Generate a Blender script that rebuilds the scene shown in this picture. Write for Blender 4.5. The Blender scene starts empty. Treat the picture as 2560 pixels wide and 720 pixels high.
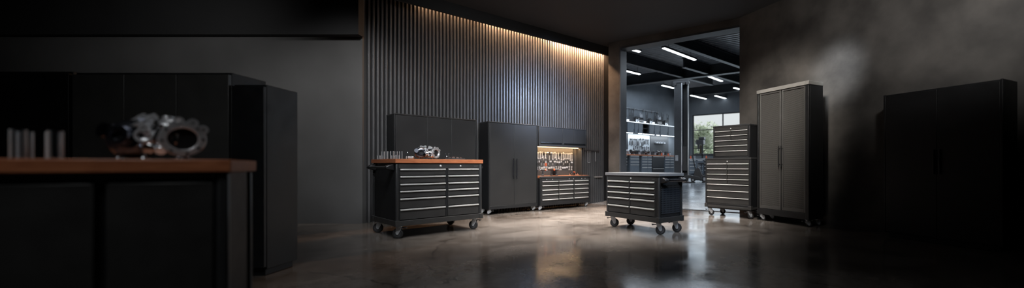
import bpy, math, random
from mathutils import Vector, Matrix
random.seed(7)
S = bpy.context.scene
C = S.collection
PI = math.pi

# ------------------------------------------------------------------ camera
F, CX, HY, EYE = 1025.0, 1480.0, 415.0, 0.95      # focal (px), principal x, horizon y, eye height
cd = bpy.data.cameras.new('camera')
cam = bpy.data.objects.new('camera', cd); C.objects.link(cam)
cam.location = (0, 0, EYE); cam.rotation_euler = (PI/2, 0, 0)
cd.sensor_width = 36.0; cd.lens = F*36.0/2560
cd.shift_x = -(CX-1280)/2560; cd.shift_y = (HY-360)/2560
cd.clip_start = 0.05; cd.clip_end = 300
cd.dof.use_dof = True; cd.dof.focus_distance = 7.0
cd.dof.aperture_fstop = (cd.lens/1000)/0.024
S.camera = cam

# ------------------------------------------------------------------ world, exposure, big lights
vs = S.view_settings
vs.view_transform = 'Standard'; vs.look = 'None'; vs.gamma = 1.0; vs.exposure = 0.0; vs.use_curve_mapping = False
w = bpy.data.worlds.new('world'); S.world = w; w.use_nodes = True
bg = w.node_tree.nodes['Background']; bg.inputs[0].default_value = (.92, .95, .96, 1); bg.inputs[1].default_value = .84
S.cycles.max_bounces = 6; S.cycles.diffuse_bounces = 3; S.cycles.glossy_bounces = 3
S.cycles.transparent_max_bounces = 12; S.cycles.sample_clamp_indirect = 3.0
S.cycles.caustics_reflective = False; S.cycles.caustics_refractive = False

def area(name, loc, target, sx, sy, power, col, spread=PI):
    l = bpy.data.lights.new(name, 'AREA'); l.shape = 'RECTANGLE'; l.size = sx; l.size_y = sy
    l.energy = power; l.color = col; l.spread = spread
    o = bpy.data.objects.new(name, l); C.objects.link(o); o.location = loc
    o.rotation_euler = (Vector(target)-Vector(loc)).to_track_quat('-Z', 'Y').to_euler()
    return o
def spot(name, loc, target, power, col, angle, blend=1.0, rad=.15):
    l = bpy.data.lights.new(name, 'SPOT'); l.energy = power; l.color = col
    l.spot_size = math.radians(angle); l.spot_blend = blend; l.shadow_soft_size = rad
    o = bpy.data.objects.new(name, l); C.objects.link(o); o.location = loc
    o.rotation_euler = (Vector(target)-Vector(loc)).to_track_quat('-Z', 'Y').to_euler()
    return o
COOL, WARM = (.78, .88, 1.0), (1.0, .57, .31)
area('ceiling_softbox', (.2, 7.3, 3.85), (.1, 7.5, 0), 2.2, 1.4, 215, (1, .94, .88), math.radians(78))
area('front_softbox', (-.4, 3.3, 3.85), (-.7, 8.2, .5), 3.2, 1.1, 165, (.95, .97, 1), math.radians(74))
spot('wall_spot_cool', (1.5, 8.1, 3.0), (-1.1, 9.35, 2.35), 620, (.50, .66, 1.0), 62)
spot('cabinet_spot', (.5, 5.4, 3.8), (-.95, 9.0, 1.85), 1050, (1, .98, .96), 30)
spot('wall_spot_soft', (-.6, 4.6, 3.8), (-2.4, 8.2, 2.5), 80, (.95, .96, 1.0), 64)
spot('concrete_spot', (2.0, 5.0, 3.85), (3.25, 7.4, 1.75), 620, (1, .93, .84), 50)
spot('bench_spot', (-.6, .8, 3.8), (-1.9, 5.7, .3), 260, (.9, .95, 1), 34)  # added fill without a fixture, brightens the bench front and casters
spot('chest_spot', (1.5, 3.4, 3.8), (2.6, 7.6, .9), 800, (1, .93, .85), 34)
spot('right_wall_spot', (2.5, 4.9, 3.7), (3.875, 6.51, 2.44), 620, (.92, .96, 1), 23)  # added spot with no fixture, makes the pale glow on this wall
spot('right_high_spot', (2.6, 2.6, 3.2), (4.6, 5.0, 3.5), 420, (1, .97, .94), 80)  # added fill, lifts the upper right wall
spot('left_wall_spot', (-2.9, 4.4, 3.8), (-4.2, 6.7, 1.8), 270, (1, .98, .96), 60)
spot('far_left_wall_spot', (-5.4, 3.9, 3.0), (-6.6, 6.7, 2.4), 90, (1, .98, .96), 100)  # added weak fill for the dim far left wall
spot('cart_spot_cool', (3.1, 3.6, 3.7), (1.2, 5.7, .5), 420, (.55, .74, 1), 26)  # added spot, stands in for cool shop light on the cart side
area('left_fill', (-2.0, .2, 3.8), (-1.9, 2.4, .6), 1.4, .8, 12, (.95, .98, 1), math.radians(100))  # added unseen area light, brightens the near left bench
area('shop_window_fill', (6.9, 20.4, 2.7), (3.4, 12.6, .6), 5.2, 2.1, 55, (.72, .86, 1.0))  # added area light inside the window, strengthens the daylight
area('shop_bay_light', (3.6, 15.0, 4.45), (3.7, 15.1, .5), 7.0, 5.0, 340, COOL)
sun = bpy.data.lights.new('sun', 'SUN'); sun.energy = 2.2; sun.angle = .1; sun.color = (1, .98, .92)  # added to brighten the tree fronts outside
so_ = bpy.data.objects.new('sun', sun); C.objects.link(so_); so_.rotation_euler = Vector((.45, .7, -.62)).to_track_quat('-Z', 'Y').to_euler()

# ------------------------------------------------------------------ materials
def nn(t, typ, **kw):
    n = t.nodes.new(typ)
    for k, v in kw.items():
        if k in n.inputs.keys() if isinstance(k, str) else False: n.inputs[k].default_value = v
        else: setattr(n, k, v)
    return n
def mat(name, col, rough=.5, metal=0.0, noise=0.0, nscale=6.0, bump=0.0, bscale=200.0, spec=.5, emit=None, estr=0.0, coat=0.0):
    m = bpy.data.materials.new(name); m.use_nodes = True
    t = m.node_tree; b = t.nodes['Principled BSDF']
    b.inputs['Base Color'].default_value = (*col, 1); b.inputs['Roughness'].default_value = rough
    b.inputs['Metallic'].default_value = metal; b.inputs['Specular IOR Level'].default_value = spec
    b.inputs['Coat Weight'].default_value = coat
    tc = nn(t, 'ShaderNodeTexCoord')
    if noise:
        n = nn(t, 'ShaderNodeTexNoise'); n.inputs['Scale'].default_value = nscale; n.inputs['Detail'].default_value = 6
        t.links.new(tc.outputs['Object'], n.inputs['Vector'])
        r = nn(t, 'ShaderNodeValToRGB')
        r.color_ramp.elements[0].position = .3; r.color_ramp.elements[1].position = .7
        r.color_ramp.elements[0].color = (*[c*(1-noise) for c in col], 1)
        r.color_ramp.elements[1].color = (*[min(1, c*(1+noise)) for c in col], 1)
        t.links.new(n.outputs['Fac'], r.inputs[0]); t.links.new(r.outputs[0], b.inputs['Base Color'])
        mr = nn(t, 'ShaderNodeMapRange'); mr.inputs['To Min'].default_value = max(.02, rough-.08); mr.inputs['To Max'].default_value = rough+.08
        t.links.new(n.outputs['Fac'], mr.inputs[0]); t.links.new(mr.outputs[0], b.inputs['Roughness'])
    if bump:
        n2 = nn(t, 'ShaderNodeTexNoise'); n2.inputs['Scale'].default_value = bscale
        t.links.new(tc.outputs['Object'], n2.inputs['Vector'])
        bp = nn(t, 'ShaderNodeBump'); bp.inputs['Strength'].default_value = bump; bp.inputs['Distance'].default_value = .01
        t.links.new(n2.outputs['Fac'], bp.inputs['Height']); t.links.new(bp.outputs[0], b.inputs['Normal'])
    if emit:
        b.inputs['Emission Color'].default_value = (*emit, 1); b.inputs['Emission Strength'].default_value = estr
    return m

M = {}
M['black'] = mat('powder_coat_black', (.026, .0255, .025), .42, spec=.38, noise=.15, nscale=9, bump=.05, bscale=400)
M['door'] = mat('door_satin_black', (.0165, .0168, .0175), .40, spec=.38, noise=.12, nscale=3)
M['carc'] = mat('carcass_black', (.009, .0095, .0105), .45, spec=.35, noise=.15, nscale=8)
M['post'] = mat('post_black', (.024, .0245, .0255), .32, noise=.1, nscale=8)
M['alu'] = mat('brushed_aluminium', (.78, .78, .78), .40, metal=.75, noise=.04, nscale=30)
M['chrome'] = mat('polished_steel', (.80, .81, .83), .10, metal=1, noise=.06, nscale=20)
M['gun'] = mat('gunmetal', (.20, .21, .25), .22, metal=1, noise=.12, nscale=18)
M['zinc'] = mat('zinc_plate', (.70, .73, .77), .38, metal=.7, noise=.12, nscale=40)
M['rubber'] = mat('black_rubber', (.012, .012, .013), .5, noise=.2, nscale=40)
M['hub'] = mat('dark_hub', (.05, .05, .055), .4, noise=.2, nscale=40)
M['plastic'] = mat('black_plastic', (.011, .011, .012), .34, noise=.1, nscale=20)
M['slat'] = mat('slat_charcoal', (.075, .076, .080), .38, noise=.1, nscale=5)
M['tool'] = mat('tool_steel', (.62, .62, .63), .36, metal=.65, noise=.08, nscale=30)
M['machined'] = mat('machined_aluminium', (.80, .80, .82), .30, metal=.75, noise=.015, nscale=25)
M['frame'] = mat('dark_grey_frame', (.05, .049, .047), .38, noise=.1, nscale=6)
M['cornice'] = mat('grey_cornice', (.20, .195, .185), .38, noise=.1, nscale=6)
M['carttop'] = mat('grey_cart_top', (.15, .15, .155), .34, noise=.1, nscale=9)
M['slatback'] = mat('slat_backing', (.006, .006, .007), .8, noise=.2, nscale=5)
M['ceil'] = mat('ceiling_dark', (.024, .025, .028), .8, noise=.15, nscale=1.5)
M['bulk'] = mat('bulkhead_dark', (.009, .0095, .0105), .8, noise=.15, nscale=1.5)
M['plaster'] = mat('grey_plaster', (.075, .075, .076), .75, noise=.15, nscale=1.2)
M['conc'] = mat('dark_concrete', (.055, .051, .047), .75, noise=.52, nscale=2.2, bump=.25, bscale=14)
M['steelblue'] = mat('painted_steel_blue', (.060, .068, .082), .42, noise=.15, nscale=6)
M['beam'] = mat('beam_paint', (.030, .034, .040), .5, noise=.2, nscale=4)
M['deck'] = mat('corrugated_deck', (.10, .11, .125), .38, metal=.6, noise=.15, nscale=4)
M['shopwall'] = mat('shop_wall_paint', (.125, .145, .168), .6, noise=.12, nscale=2)
M['shopwhite'] = mat('shop_white_panel', (.45, .50, .56), .55, noise=.08, nscale=3)
M['shopgrey'] = mat('shop_cabinet_grey', (.085, .105, .13), .45, noise=.12, nscale=4)
M['shopdark'] = mat('shop_cabinet_dark', (.018, .020, .024), .5, noise=.2, nscale=4)
M['machine'] = mat('machine_black', (.02, .021, .024), .4, noise=.3, nscale=9)
M['machgrey'] = mat('machine_grey', (.30, .32, .35), .4, metal=.5, noise=.3, nscale=9)
M['white'] = mat('white_box', (.62, .64, .66), .5, noise=.05, nscale=5)
M['orange'] = mat('orange_grip', (.62, .10, .03), .45, noise=.15, nscale=20)
M['sill'] = mat('threshold_steel', (.015, .015, .017), .4, noise=.2, nscale=8)
M['led'] = mat('cool_led', (.9, .95, 1), .5, noise=.02, emit=(.88, .95, 1), estr=5.0)
M['led2'] = mat('cool_led_strip', (.9, .95, 1), .5, noise=.02, emit=(.85, .93, 1), estr=1.1)
M['warmled'] = mat('warm_led', (1, .8, .5), .5, noise=.02, emit=(1, .66, .34), estr=4.0)
M['ground'] = mat('outside_ground', (.30, .32, .27), .9, noise=.3, nscale=2)
M['bark'] = mat('bark', (.10, .08, .06), .9, noise=.4, nscale=20)
M['leaf'] = mat('pale_leaves', (.66, .74, .58), .8, noise=.2, nscale=1.3)
M['bush'] = mat('dark_leaves', (.54, .64, .50), .8, noise=.25, nscale=1.5)

def wood_mat():
    m = bpy.data.materials.new('oiled_wood'); m.use_nodes = True; t = m.node_tree; b = t.nodes['Principled BSDF']
    tc = nn(t, 'ShaderNodeTexCoord'); mp = nn(t, 'ShaderNodeMapping'); mp.inputs['Scale'].default_value = (1.2, 9, 9)
    n = nn(t, 'ShaderNodeTexNoise'); n.inputs['Scale'].default_value = 5; n.inputs['Detail'].default_value = 8; n.inputs['Distortion'].default_value = 1.2
    r = nn(t, 'ShaderNodeValToRGB'); r.color_ramp.elements[0].color = (.27, .082, .033, 1); r.color_ramp.elements[1].color = (.46, .165, .072, 1)
    r.color_ramp.elements[0].position = .3; r.color_ramp.elements[1].position = .72
    t.links.new(tc.outputs['Object'], mp.inputs[0]); t.links.new(mp.outputs[0], n.inputs['Vector']); t.links.new(n.outputs['Fac'], r.inputs[0])
    t.links.new(r.outputs[0], b.inputs['Base Color']); b.inputs['Roughness'].default_value = .42
    return m
M['wood'] = wood_mat()

def floor_mat(name, c0, c1, c2, r0, r1):
    m = bpy.data.materials.new(name); m.use_nodes = True; t = m.node_tree; b = t.nodes['Principled BSDF']
    tc = nn(t, 'ShaderNodeTexCoord')
    n = nn(t, 'ShaderNodeTexNoise'); n.inputs['Scale'].default_value = .9; n.inputs['Detail'].default_value = 9; n.inputs['Roughness'].default_value = .62; n.inputs['Distortion'].default_value = .8
    t.links.new(tc.outputs['Object'], n.inputs['Vector'])
    r = nn(t, 'ShaderNodeValToRGB'); e = r.color_ramp.elements
    e[0].position = .37; e[0].color = (*c0, 1); e[1].position = .63; e[1].color = (*c2, 1)
    x = e.new(.5); x.color = (*c1, 1)
    nf = nn(t, 'ShaderNodeTexNoise'); nf.inputs['Scale'].default_value = 5.5; nf.inputs['Detail'].default_value = 10; nf.inputs['Roughness'].default_value = .7; nf.inputs['Distortion'].default_value = 1.6
    t.links.new(tc.outputs['Object'], nf.inputs['Vector'])
    mf = nn(t, 'ShaderNodeMixRGB'); mf.inputs[0].default_value = .36
    t.links.new(n.outputs['Fac'], mf.inputs[1]); t.links.new(nf.outputs['Fac'], mf.inputs[2])
    t.links.new(mf.outputs[0], r.inputs[0])
    v = nn(t, 'ShaderNodeTexVoronoi'); v.feature = 'DISTANCE_TO_EDGE'; v.inputs['Scale'].default_value = .45
    n3 = nn(t, 'ShaderNodeTexNoise'); n3.inputs['Scale'].default_value = 2.5; n3.inputs['Detail'].default_value = 6
    t.links.new(tc.outputs['Object'], n3.inputs['Vector'])
    ad = nn(t, 'ShaderNodeMixRGB'); ad.blend_type = 'ADD'; ad.inputs[0].default_value = .35
    t.links.new(tc.outputs['Object'], ad.inputs[1]); t.links.new(n3.outputs['Color'], ad.inputs[2]); t.links.new(ad.outputs[0], v.inputs['Vector'])
    cr = nn(t, 'ShaderNodeMapRange'); cr.inputs['From Min'].default_value = 0; cr.inputs['From Max'].default_value = .006
    cr.inputs['To Min'].default_value = .35; cr.inputs['To Max'].default_value = 1
    t.links.new(v.outputs['Distance'], cr.inputs[0])
    n4 = nn(t, 'ShaderNodeTexNoise'); n4.inputs['Scale'].default_value = .7
    t.links.new(tc.outputs['Object'], n4.inputs['Vector'])
    gt = nn(t, 'ShaderNodeMath'); gt.operation = 'LESS_THAN'; gt.inputs[1].default_value = .5
    t.links.new(n4.outputs['Fac'], gt.inputs[0])
    mx0 = nn(t, 'ShaderNodeMath'); mx0.operation = 'MAXIMUM'
    t.links.new(gt.outputs[0], mx0.inputs[0]); t.links.new(cr.outputs[0], mx0.inputs[1])
    mx = nn(t, 'ShaderNodeMixRGB'); mx.blend_type = 'MULTIPLY'; mx.inputs[0].default_value = 1
    t.links.new(r.outputs[0], mx.inputs[1]); t.links.new(mx0.outputs[0], mx.inputs[2]); t.links.new(mx.outputs[0], b.inputs['Base Color'])
    n2 = nn(t, 'ShaderNodeTexNoise'); n2.inputs['Scale'].default_value = 1.7; n2.inputs['Detail'].default_value = 7
    t.links.new(tc.outputs['Object'], n2.inputs['Vector'])
    mr = nn(t, 'ShaderNodeMapRange'); mr.inputs['From Min'].default_value = .3; mr.inputs['From Max'].default_value = .7
    mr.inputs['To Min'].default_value = r0; mr.inputs['To Max'].default_value = r1
    t.links.new(n2.outputs['Fac'], mr.inputs[0]); t.links.new(mr.outputs[0], b.inputs['Roughness'])
    bp = nn(t, 'ShaderNodeBump'); bp.inputs['Strength'].default_value = .04; bp.inputs['Distance'].default_value = .02
    t.links.new(n2.outputs['Fac'], bp.inputs['Height']); t.links.new(bp.outputs[0], b.inputs['Normal'])
    b.inputs['Specular IOR Level'].default_value = .6
    return m
M['floor'] = floor_mat('polished_concrete', (.058, .047, .039), (.140, .120, .104), (.225, .200, .178), .07, .26)
M['shopfloor'] = floor_mat('shop_concrete', (.09, .10, .11), (.16, .175, .19), (.24, .26, .28), .16, .34)

def dots_mat(name, base, hole, pitch, rad, rough=.45, stagger=False, ax=('X', 'Z')):
    """perforated sheet: a regular grid of dark holes in object space"""
    m = bpy.data.materials.new(name); m.use_nodes = True; t = m.node_tree; b = t.nodes['Principled BSDF']
    tc = nn(t, 'ShaderNodeTexCoord'); sp = nn(t, 'ShaderNodeSeparateXYZ'); t.links.new(tc.outputs['Object'], sp.inputs[0])
    def math_(op, a, bb=None):
        n = nn(t, 'ShaderNodeMath'); n.operation = op
        for i, q in enumerate((a, bb)):
            if q is None: continue
            if isinstance(q, (int, float)): n.inputs[i].default_value = q
            else: t.links.new(q, n.inputs[i])
        return n.outputs[0]
    u = math_('DIVIDE', sp.outputs[ax[0]], pitch); v = math_('DIVIDE', sp.outputs[ax[1]], pitch)
    if stagger: u = math_('ADD', u, math_('MULTIPLY', math_('FLOOR', v), .5))
    du = math_('SUBTRACT', math_('FRACT', math_('ADD', u, 100.0)), .5); dv = math_('SUBTRACT', math_('FRACT', math_('ADD', v, 100.0)), .5)
    d = math_('SQRT', math_('ADD', math_('MULTIPLY', du, du), math_('MULTIPLY', dv, dv)))
    k = math_('LESS_THAN', d, rad)
    mx = nn(t, 'ShaderNodeMixRGB'); mx.inputs[1].default_value = (*base, 1); mx.inputs[2].default_value = (*hole, 1)
    t.links.new(k, mx.inputs[0]); t.links.new(mx.outputs[0], b.inputs['Base Color'])
    b.inputs['Roughness'].default_value = rough
    sx = math_('MULTIPLY', math_('SUBTRACT', 1.0, k), .5); t.links.new(sx, b.inputs['Specular IOR Level'])
    return m
M['perf'] = dots_mat('perforated_door_sheet', (.072, .070, .067), (.004, .004, .004), .016, .33, .42, True)
M['peg'] = dots_mat('pegboard_black', (.050, .046, .042), (.004, .004, .004), .030, .20, .5)
M['sideperf'] = dots_mat('side_pegboard', (.020, .023, .028), (.002, .002, .002), .030, .22, .38, False, ('Y', 'Z'))
M['shoppeg'] = dots_mat('shop_pegboard', (.40, .45, .50), (.10, .11, .12), .06, .2, .5)

def glass_mat(name, tint, gloss=.12, ior=1.45):
    m = bpy.data.materials.new(name); m.use_nodes = True; t = m.node_tree; t.nodes.clear()
    o = nn(t, 'ShaderNodeOutputMaterial'); tr = nn(t, 'ShaderNodeBsdfTransparent'); tr.inputs[0].default_value = (*tint, 1)
    g = nn(t, 'ShaderNodeBsdfGlossy') if name != 'clear_glass' else nn(t, 'ShaderNodeBsdfPrincipled'); g.inputs['Roughness'].default_value = .04
    f = nn(t, 'ShaderNodeLayerWeight'); f.inputs['Blend'].default_value = gloss
    mx = nn(t, 'ShaderNodeMixShader'); t.links.new(f.outputs['Fresnel'], mx.inputs[0]); t.links.new(tr.outputs[0], mx.inputs[1]); t.links.new(g.outputs[0], mx.inputs[2])
    t.links.new(mx.outputs[0], o.inputs[0]); return m
M['pane'] = glass_mat('window_glass', (.965, .98, .985), .08)
M['glass'] = glass_mat('clear_glass', (.95, .96, .97), .30)
_t = M['glass'].node_tree
for _n in _t.nodes:
    if _n.type == 'BSDF_PRINCIPLED': _n.inputs['Roughness'].default_value = .25; _n.inputs['Base Color'].default_value = (.95, .96, .97, 1)
    if _n.type == 'LAYER_WEIGHT': _lw = _n
    if _n.type == 'MIX_SHADER': _ms = _n
_pw = nn(_t, 'ShaderNodeMath'); _pw.operation = 'POWER'; _pw.inputs[1].default_value = 1.5  # white mixed in towards the edges: a painted highlight on the glass
_t.links.new(_lw.outputs['Facing'], _pw.inputs[0]); _t.links.new(_pw.outputs[0], _ms.inputs[0])

# ------------------------------------------------------------------ mesh helpers
class MB:
    def __init__(s): s.v = []; s.f = []; s.sm = []
    def add(s, vs_, fs, smooth=False, mtx=None):
        o = len(s.v)
        for p in vs_:
            p = Vector(p)
            s.v.append(tuple(mtx @ p) if mtx else tuple(p))
        for f in fs: s.f.append(tuple(o+i for i in f)); s.sm.append(smooth)
        return s
    def box(s, x0, y0, z0, x1, y1, z1, mtx=None):
        x0, x1 = sorted((x0, x1)); y0, y1 = sorted((y0, y1)); z0, z1 = sorted((z0, z1))
        return s.add([(x0,y0,z0),(x1,y0,z0),(x1,y1,z0),(x0,y1,z0),(x0,y0,z1),(x1,y0,z1),(x1,y1,z1),(x0,y1,z1)],
                     [(0,3,2,1),(4,5,6,7),(0,1,5,4),(1,2,6,5),(2,3,7,6),(3,0,4,7)], False, mtx)
    def lathe(s, prof, n=20, mtx=None, closed=False):
        """prof: (radius, height) pairs round local z; ends on the axis are capped"""
        vs_, fs = [], []
        m = len(prof)
        for (r, z) in prof:
            for k in range(n):
                a = 2*PI*k/n; vs_.append((r*math.cos(a), r*math.sin(a), z))
        for i in range(m if closed else m-1):
            j = (i+1) % m
            for k in range(n):
                k2 = (k+1) % n; fs.append((i*n+k, i*n+k2, j*n+k2, j*n+k))
        if not closed:
            fs.append(tuple(reversed(range(n)))); fs.append(tuple((m-1)*n+k for k in range(n)))
        return s.add(vs_, fs, True, mtx)
    def cyl(s, p0, p1, r, n=14, r1=None):
        p0, p1 = Vector(p0), Vector(p1); d = p1-p0
        q = d.to_track_quat('Z', 'Y').to_matrix().to_4x4(); q.translation = p0
        return s.lathe([(r, 0), (r if r1 is None else r1, d.length)], n, q)
    def ring(s, p0, p1, ro, ri, n=20):
        p0, p1 = Vector(p0), Vector(p1); d = p1-p0; L = d.length
        q = d.to_track_quat('Z', 'Y').to_matrix().to_4x4(); q.translation = p0
        return s.lathe([(ri, 0), (ro, 0), (ro, L), (ri, L)], n, q, True)
    def tube(s, pts, r, n=10):
        for a, b in zip(pts, pts[1:]): s.cyl(a, b, r, n)
        for p in pts[1:-1]: s.ball(p, r, 8)
        return s
    def ball(s, c, r, n=12, sc=(1, 1, 1)):
        prof = [(max(1e-4, r*math.cos(a)), r*math.sin(a)) for a in [(-PI/2)+PI*i/n for i in range(n+1)]]
        m = Matrix.Translation(Vector(c)) @ Matrix.Diagonal((*sc, 1)); return s.lathe(prof, n+4, m)
    def prism(s, poly, axis, a, b):
        """poly of 2D points extruded along axis between a and b"""
        def P(u, v, w_): return {'x': (w_, u, v), 'y': (u, w_, v), 'z': (u, v, w_)}[axis]
        n = len(poly); vs_ = [P(u, v, a) for u, v in poly]+[P(u, v, b) for u, v in poly]
        fs = [tuple(range(n)), tuple(reversed(range(n, 2*n)))]+[(i, n+i, n+(i+1) % n, (i+1) % n) for i in range(n)]
        return s.add(vs_, fs)
    def build(s, name, m, parent=None, bevel=0.0, loc=None, rot=None):
        me = bpy.data.meshes.new(name); me.from_pydata(s.v, [], s.f); me.update()
        import bmesh as _b
        bm = _b.new(); bm.from_mesh(me); _b.ops.recalc_face_normals(bm, faces=bm.faces); bm.to_mesh(me); bm.free()
        me.polygons.foreach_set('use_smooth', [True]*len(me.polygons))
        me.set_sharp_from_angle(angle=math.radians(38))
        me.materials.append(M[m])
        o = bpy.data.objects.new(name, me); C.objects.link(o)
        if parent: o.parent = parent
        if loc: o.location = loc
        if rot: o.rotation_euler = rot
        if bevel:
            b = o.modifiers.new('bevel', 'BEVEL'); b.width = bevel; b.segments = 2; b.limit_method = 'ANGLE'; b.angle_limit = math.radians(40)
        return o
def tag(o, label, cat, group=None):
    o['label'] = label; o['category'] = cat
    if group: o['group'] = group
    return o
def thing(name, label, cat, loc=(0, 0, 0), rz=0.0, group=None):
    o = bpy.data.objects.new(name, None); C.objects.link(o); o.location = loc; o.rotation_euler = (0, 0, rz)
    o.empty_display_size = .1
    return tag(o, label, cat, group)
def struct(o): o['kind'] = 'structure'; return o
def dup(o, loc, rz=None, label=None, parent=None, rot=None):
    c = o.copy(); C.objects.link(c)
    if parent: c.parent = parent
    if loc is not None: c.location = loc
    if rot is not None: c.rotation_euler = rot
    elif rz is not None: c.rotation_euler = (0, 0, rz)
    if label: c['label'] = label
    for ch in list(o.children): dup(ch, None, parent=c)
    return c
ORD = ('first second third fourth fifth sixth seventh eighth ninth tenth eleventh twelfth thirteenth fourteenth fifteenth sixteenth '
       'seventeenth eighteenth nineteenth twentieth').split()
ORD += ['twenty-'+o for o in ORD[:9]]

def unit(v): v = Vector(v); return v/v.length
D1 = unit((1, .94)); N1 = Vector((-D1.y, D1.x))            # along the slatted wall, and into it
D2 = unit((1, -.66)); N2 = Vector((-D2.y, D2.x))           # along the opening wall, and into the shop
def onl(px, a, b):
    """floor point seen at picture column px on the line Y = a + b X"""
    k = (px-CX)/F; Y = a/(1-b*k); return Vector((k*Y, Y))
def ang(d): return math.atan2(d.y, d.x)
def place(P0, d, W, D, z=0.0):
    """base centre of a thing whose front-left corner is P0, front runs along d"""
    d = Vector(d); n = Vector((-d.y, d.x)); c = Vector(P0)+d*W/2+n*D/2
    return (c.x, c.y, z)

def wall(name, p, q, z0, z1, m, th=.1, side=1):
    """vertical wall between p and q; thickness to the left (side 1) or right (-1) of p->q"""
    p, q = Vector(p), Vector(q); d = unit(q-p); n = Vector((-d.y, d.x))*side*th
    b = MB(); b.prism([tuple(p), tuple(q), tuple(q+n), tuple(p+n)], 'z', z0, z1)
    return struct(b.build(name, m))

# ------------------------------------------------------------------ the setting: workshop shell
A1 = 10.41                                                  # slatted wall: Y = A1 + .94 X
def w1(X): return Vector((X, A1+.94*X))
A2 = 10.264                                                 # opening wall: Y = A2 - .66 X
def w2(X): return Vector((X, A2-.66*X))
CEIL = 3.95
LX = -3.78
SHOPZ, RAMP = .5, 7.0
poly = [w2(.3), w2(3.05), (8.8, -3.2), (-10.5, -3.2), (-10.5, 6.85), (LX, 6.85), w1(LX), w1(.2), w1(1.2)+Vector((0, .0))]
poly = [(-10.5, -3.2), (8.8, -3.2), tuple(w2(3.1)), tuple(w2(.55)), tuple(w1(.62)), tuple(w1(LX-.1)), (-10.5, 6.85)]
struct(MB().prism(poly, 'z', -.12, 0).build('floor', 'floor'))
struct(MB().prism(poly, 'z', CEIL, CEIL+.12).build('ceiling', 'ceil'))
# slatted wall
wb = wall('wall_back', w1(LX-.05), w1(.80), 0, 5.0, 'slatback', .12, 1)
sl = MB(); L0, L1 = (LX/D1.x), (.285/D1.x); pitch = .068
k = 0; u = L0+.02
while u < L1-.04:
    p = w1(0)+D1*u; a = p-N1*.048; q = p+D1*.032; c = q-N1*.048
    sl.prism([tuple(p), tuple(a), tuple(c), tuple(q)], 'z', .0, CEIL); u += pitch
so = sl.build('slats', 'slat', wb, .004); so['kind'] = 'structure'
# left wall (faces the camera), with a dark bulkhead over it
struct(MB().box(-10.5, 6.75, 0, LX, 6.87, CEIL).build('wall_left', 'plaster'))
struct(MB().box(-10.5, 6.6, 3.07, LX+.02, 6.75, CEIL).build('trim_1', 'bulk'))
wall('wall_far_left', (-10.5, -3.2), (-10.5, 6.85), 0, CEIL, 'plaster', .1, 1)
wall('wall_front', (-10.5, -3.2), (8.8, -3.2), 0, CEIL, 'plaster', .1, -1)
RW0 = w2(2.985); RWD = unit((.447, -.894))
RW1 = RW0+RWD*12.9
wall('wall_right', RW0, RW1, 0, CEIL, 'conc', .12, 1)
# light pelmet and cove strip along the slatted wall
pe0, pe1 = w1(LX-.3)-N1*.28, w1(.52)-N1*.28
wall('trim_2', pe0, pe1, 3.74, CEIL, 'bulk', .05, -1)
# opening wall: pillar, lintel, steel jamb lining, threshold
pA, pB = w2(.40), w2(.655)
b = MB(); b.prism([tuple(pA), tuple(pB), tuple(pB+N2*.3), (.815, 11.2), (.75, 11.2), tuple(pA+N2*.6)], 'z', 0, 5.0)
struct(b.build('wall_pillar', 'conc', bevel=.006))
b = MB(); b.prism([tuple(pB), tuple(w2(3.2)), tuple(w2(3.2)+N2*.3), tuple(pB+N2*.3)], 'z', 3.80, 5.0)
struct(b.build('wall_lintel', 'conc'))
wall('wall_shop_near', w2(2.99)+N2*.05, w2(11.5)+N2*.05, 0, 5.0, 'shopdark', .12, 1)
jl = struct(MB().prism([tuple(pB+D2*.002), tuple(pB+D2*.03), tuple(pB+D2*.03+N2*.31), tuple(pB+D2*.002+N2*.31)], 'z', 0, 3.80).build('trim_3', 'steelblue', bevel=.004))
struct(MB().prism([tuple(pB+D2*.03), tuple(w2(3.0)), tuple(w2(3.0)+N2*.31), tuple(pB+D2*.03+N2*.31)], 'z', 3.76, 3.80).build('trim_4', 'beam', bevel=.004))
struct(MB().prism([tuple(pB+D2*.03-N2*.03), tuple(w2(3.0)-N2*.03), tuple(w2(3.0)+N2*.05), tuple(pB+D2*.03+N2*.05)], 'z', 0, .012).build('trim_5', 'sill'))

# ------------------------------------------------------------------ the setting: the shop beyond
def sp(X, Y): return N2.x*X+N2.y*Y-N2.dot(w2(0))             # distance past the opening wall
def shopz(X, Y): return max(0.0, min(SHOPZ, SHOPZ*sp(X, Y)/RAMP))
Q0 = w2(.3); e0, e1 = w2(-1.2), w2(11.5)
r0, r1 = e0+N2*RAMP, e1+N2*RAMP; f0, f1 = e0+N2*16, e1+N2*16
b = MB(); b.add([(*e0, -.1), (*e1, -.1), (*e1, 0), (*e0, 0), (*r0, SHOPZ), (*r1, SHOPZ), (*r0, -.1), (*r1, -.1), (*f0, SHOPZ), (*f1, SHOPZ), (*f0, -.1), (*f1, -.1)],
    [(3, 2, 5, 4), (4, 5, 9, 8), (0, 1, 2, 3), (0, 6, 7, 1), (6, 10, 11, 7), (8, 9, 11, 10), (0, 3, 4, 6), (6, 4, 8, 10), (1, 7, 5, 2), (7, 11, 9, 5)])
struct(b.build('floor_shop', 'shopfloor'))
SB = 17.35                                                   # shop back wall: Y = SB + .94 X
def sb(X): return Vector((X, SB+.94*X))
XC = 5.34; SW = SB+.94*XC+.66*XC                             # window wall: Y = SW - .66 X
def sw(X): return Vector((X, SW-.66*X))
SC = 5.0
wall('wall_shop_back', sb(-2.2), sb(XC+.1), 0, SC, 'shopwall', .12, 1)
wall('wall_shop_left', (-2.2, 8.45), (-2.2, 15.4), 0, SC, 'shopwall', .12, 1)
wall('wall_shop_far', sw(13.5), w2(11.5), 0, SC, 'shopwall', .12, 1)
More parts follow.
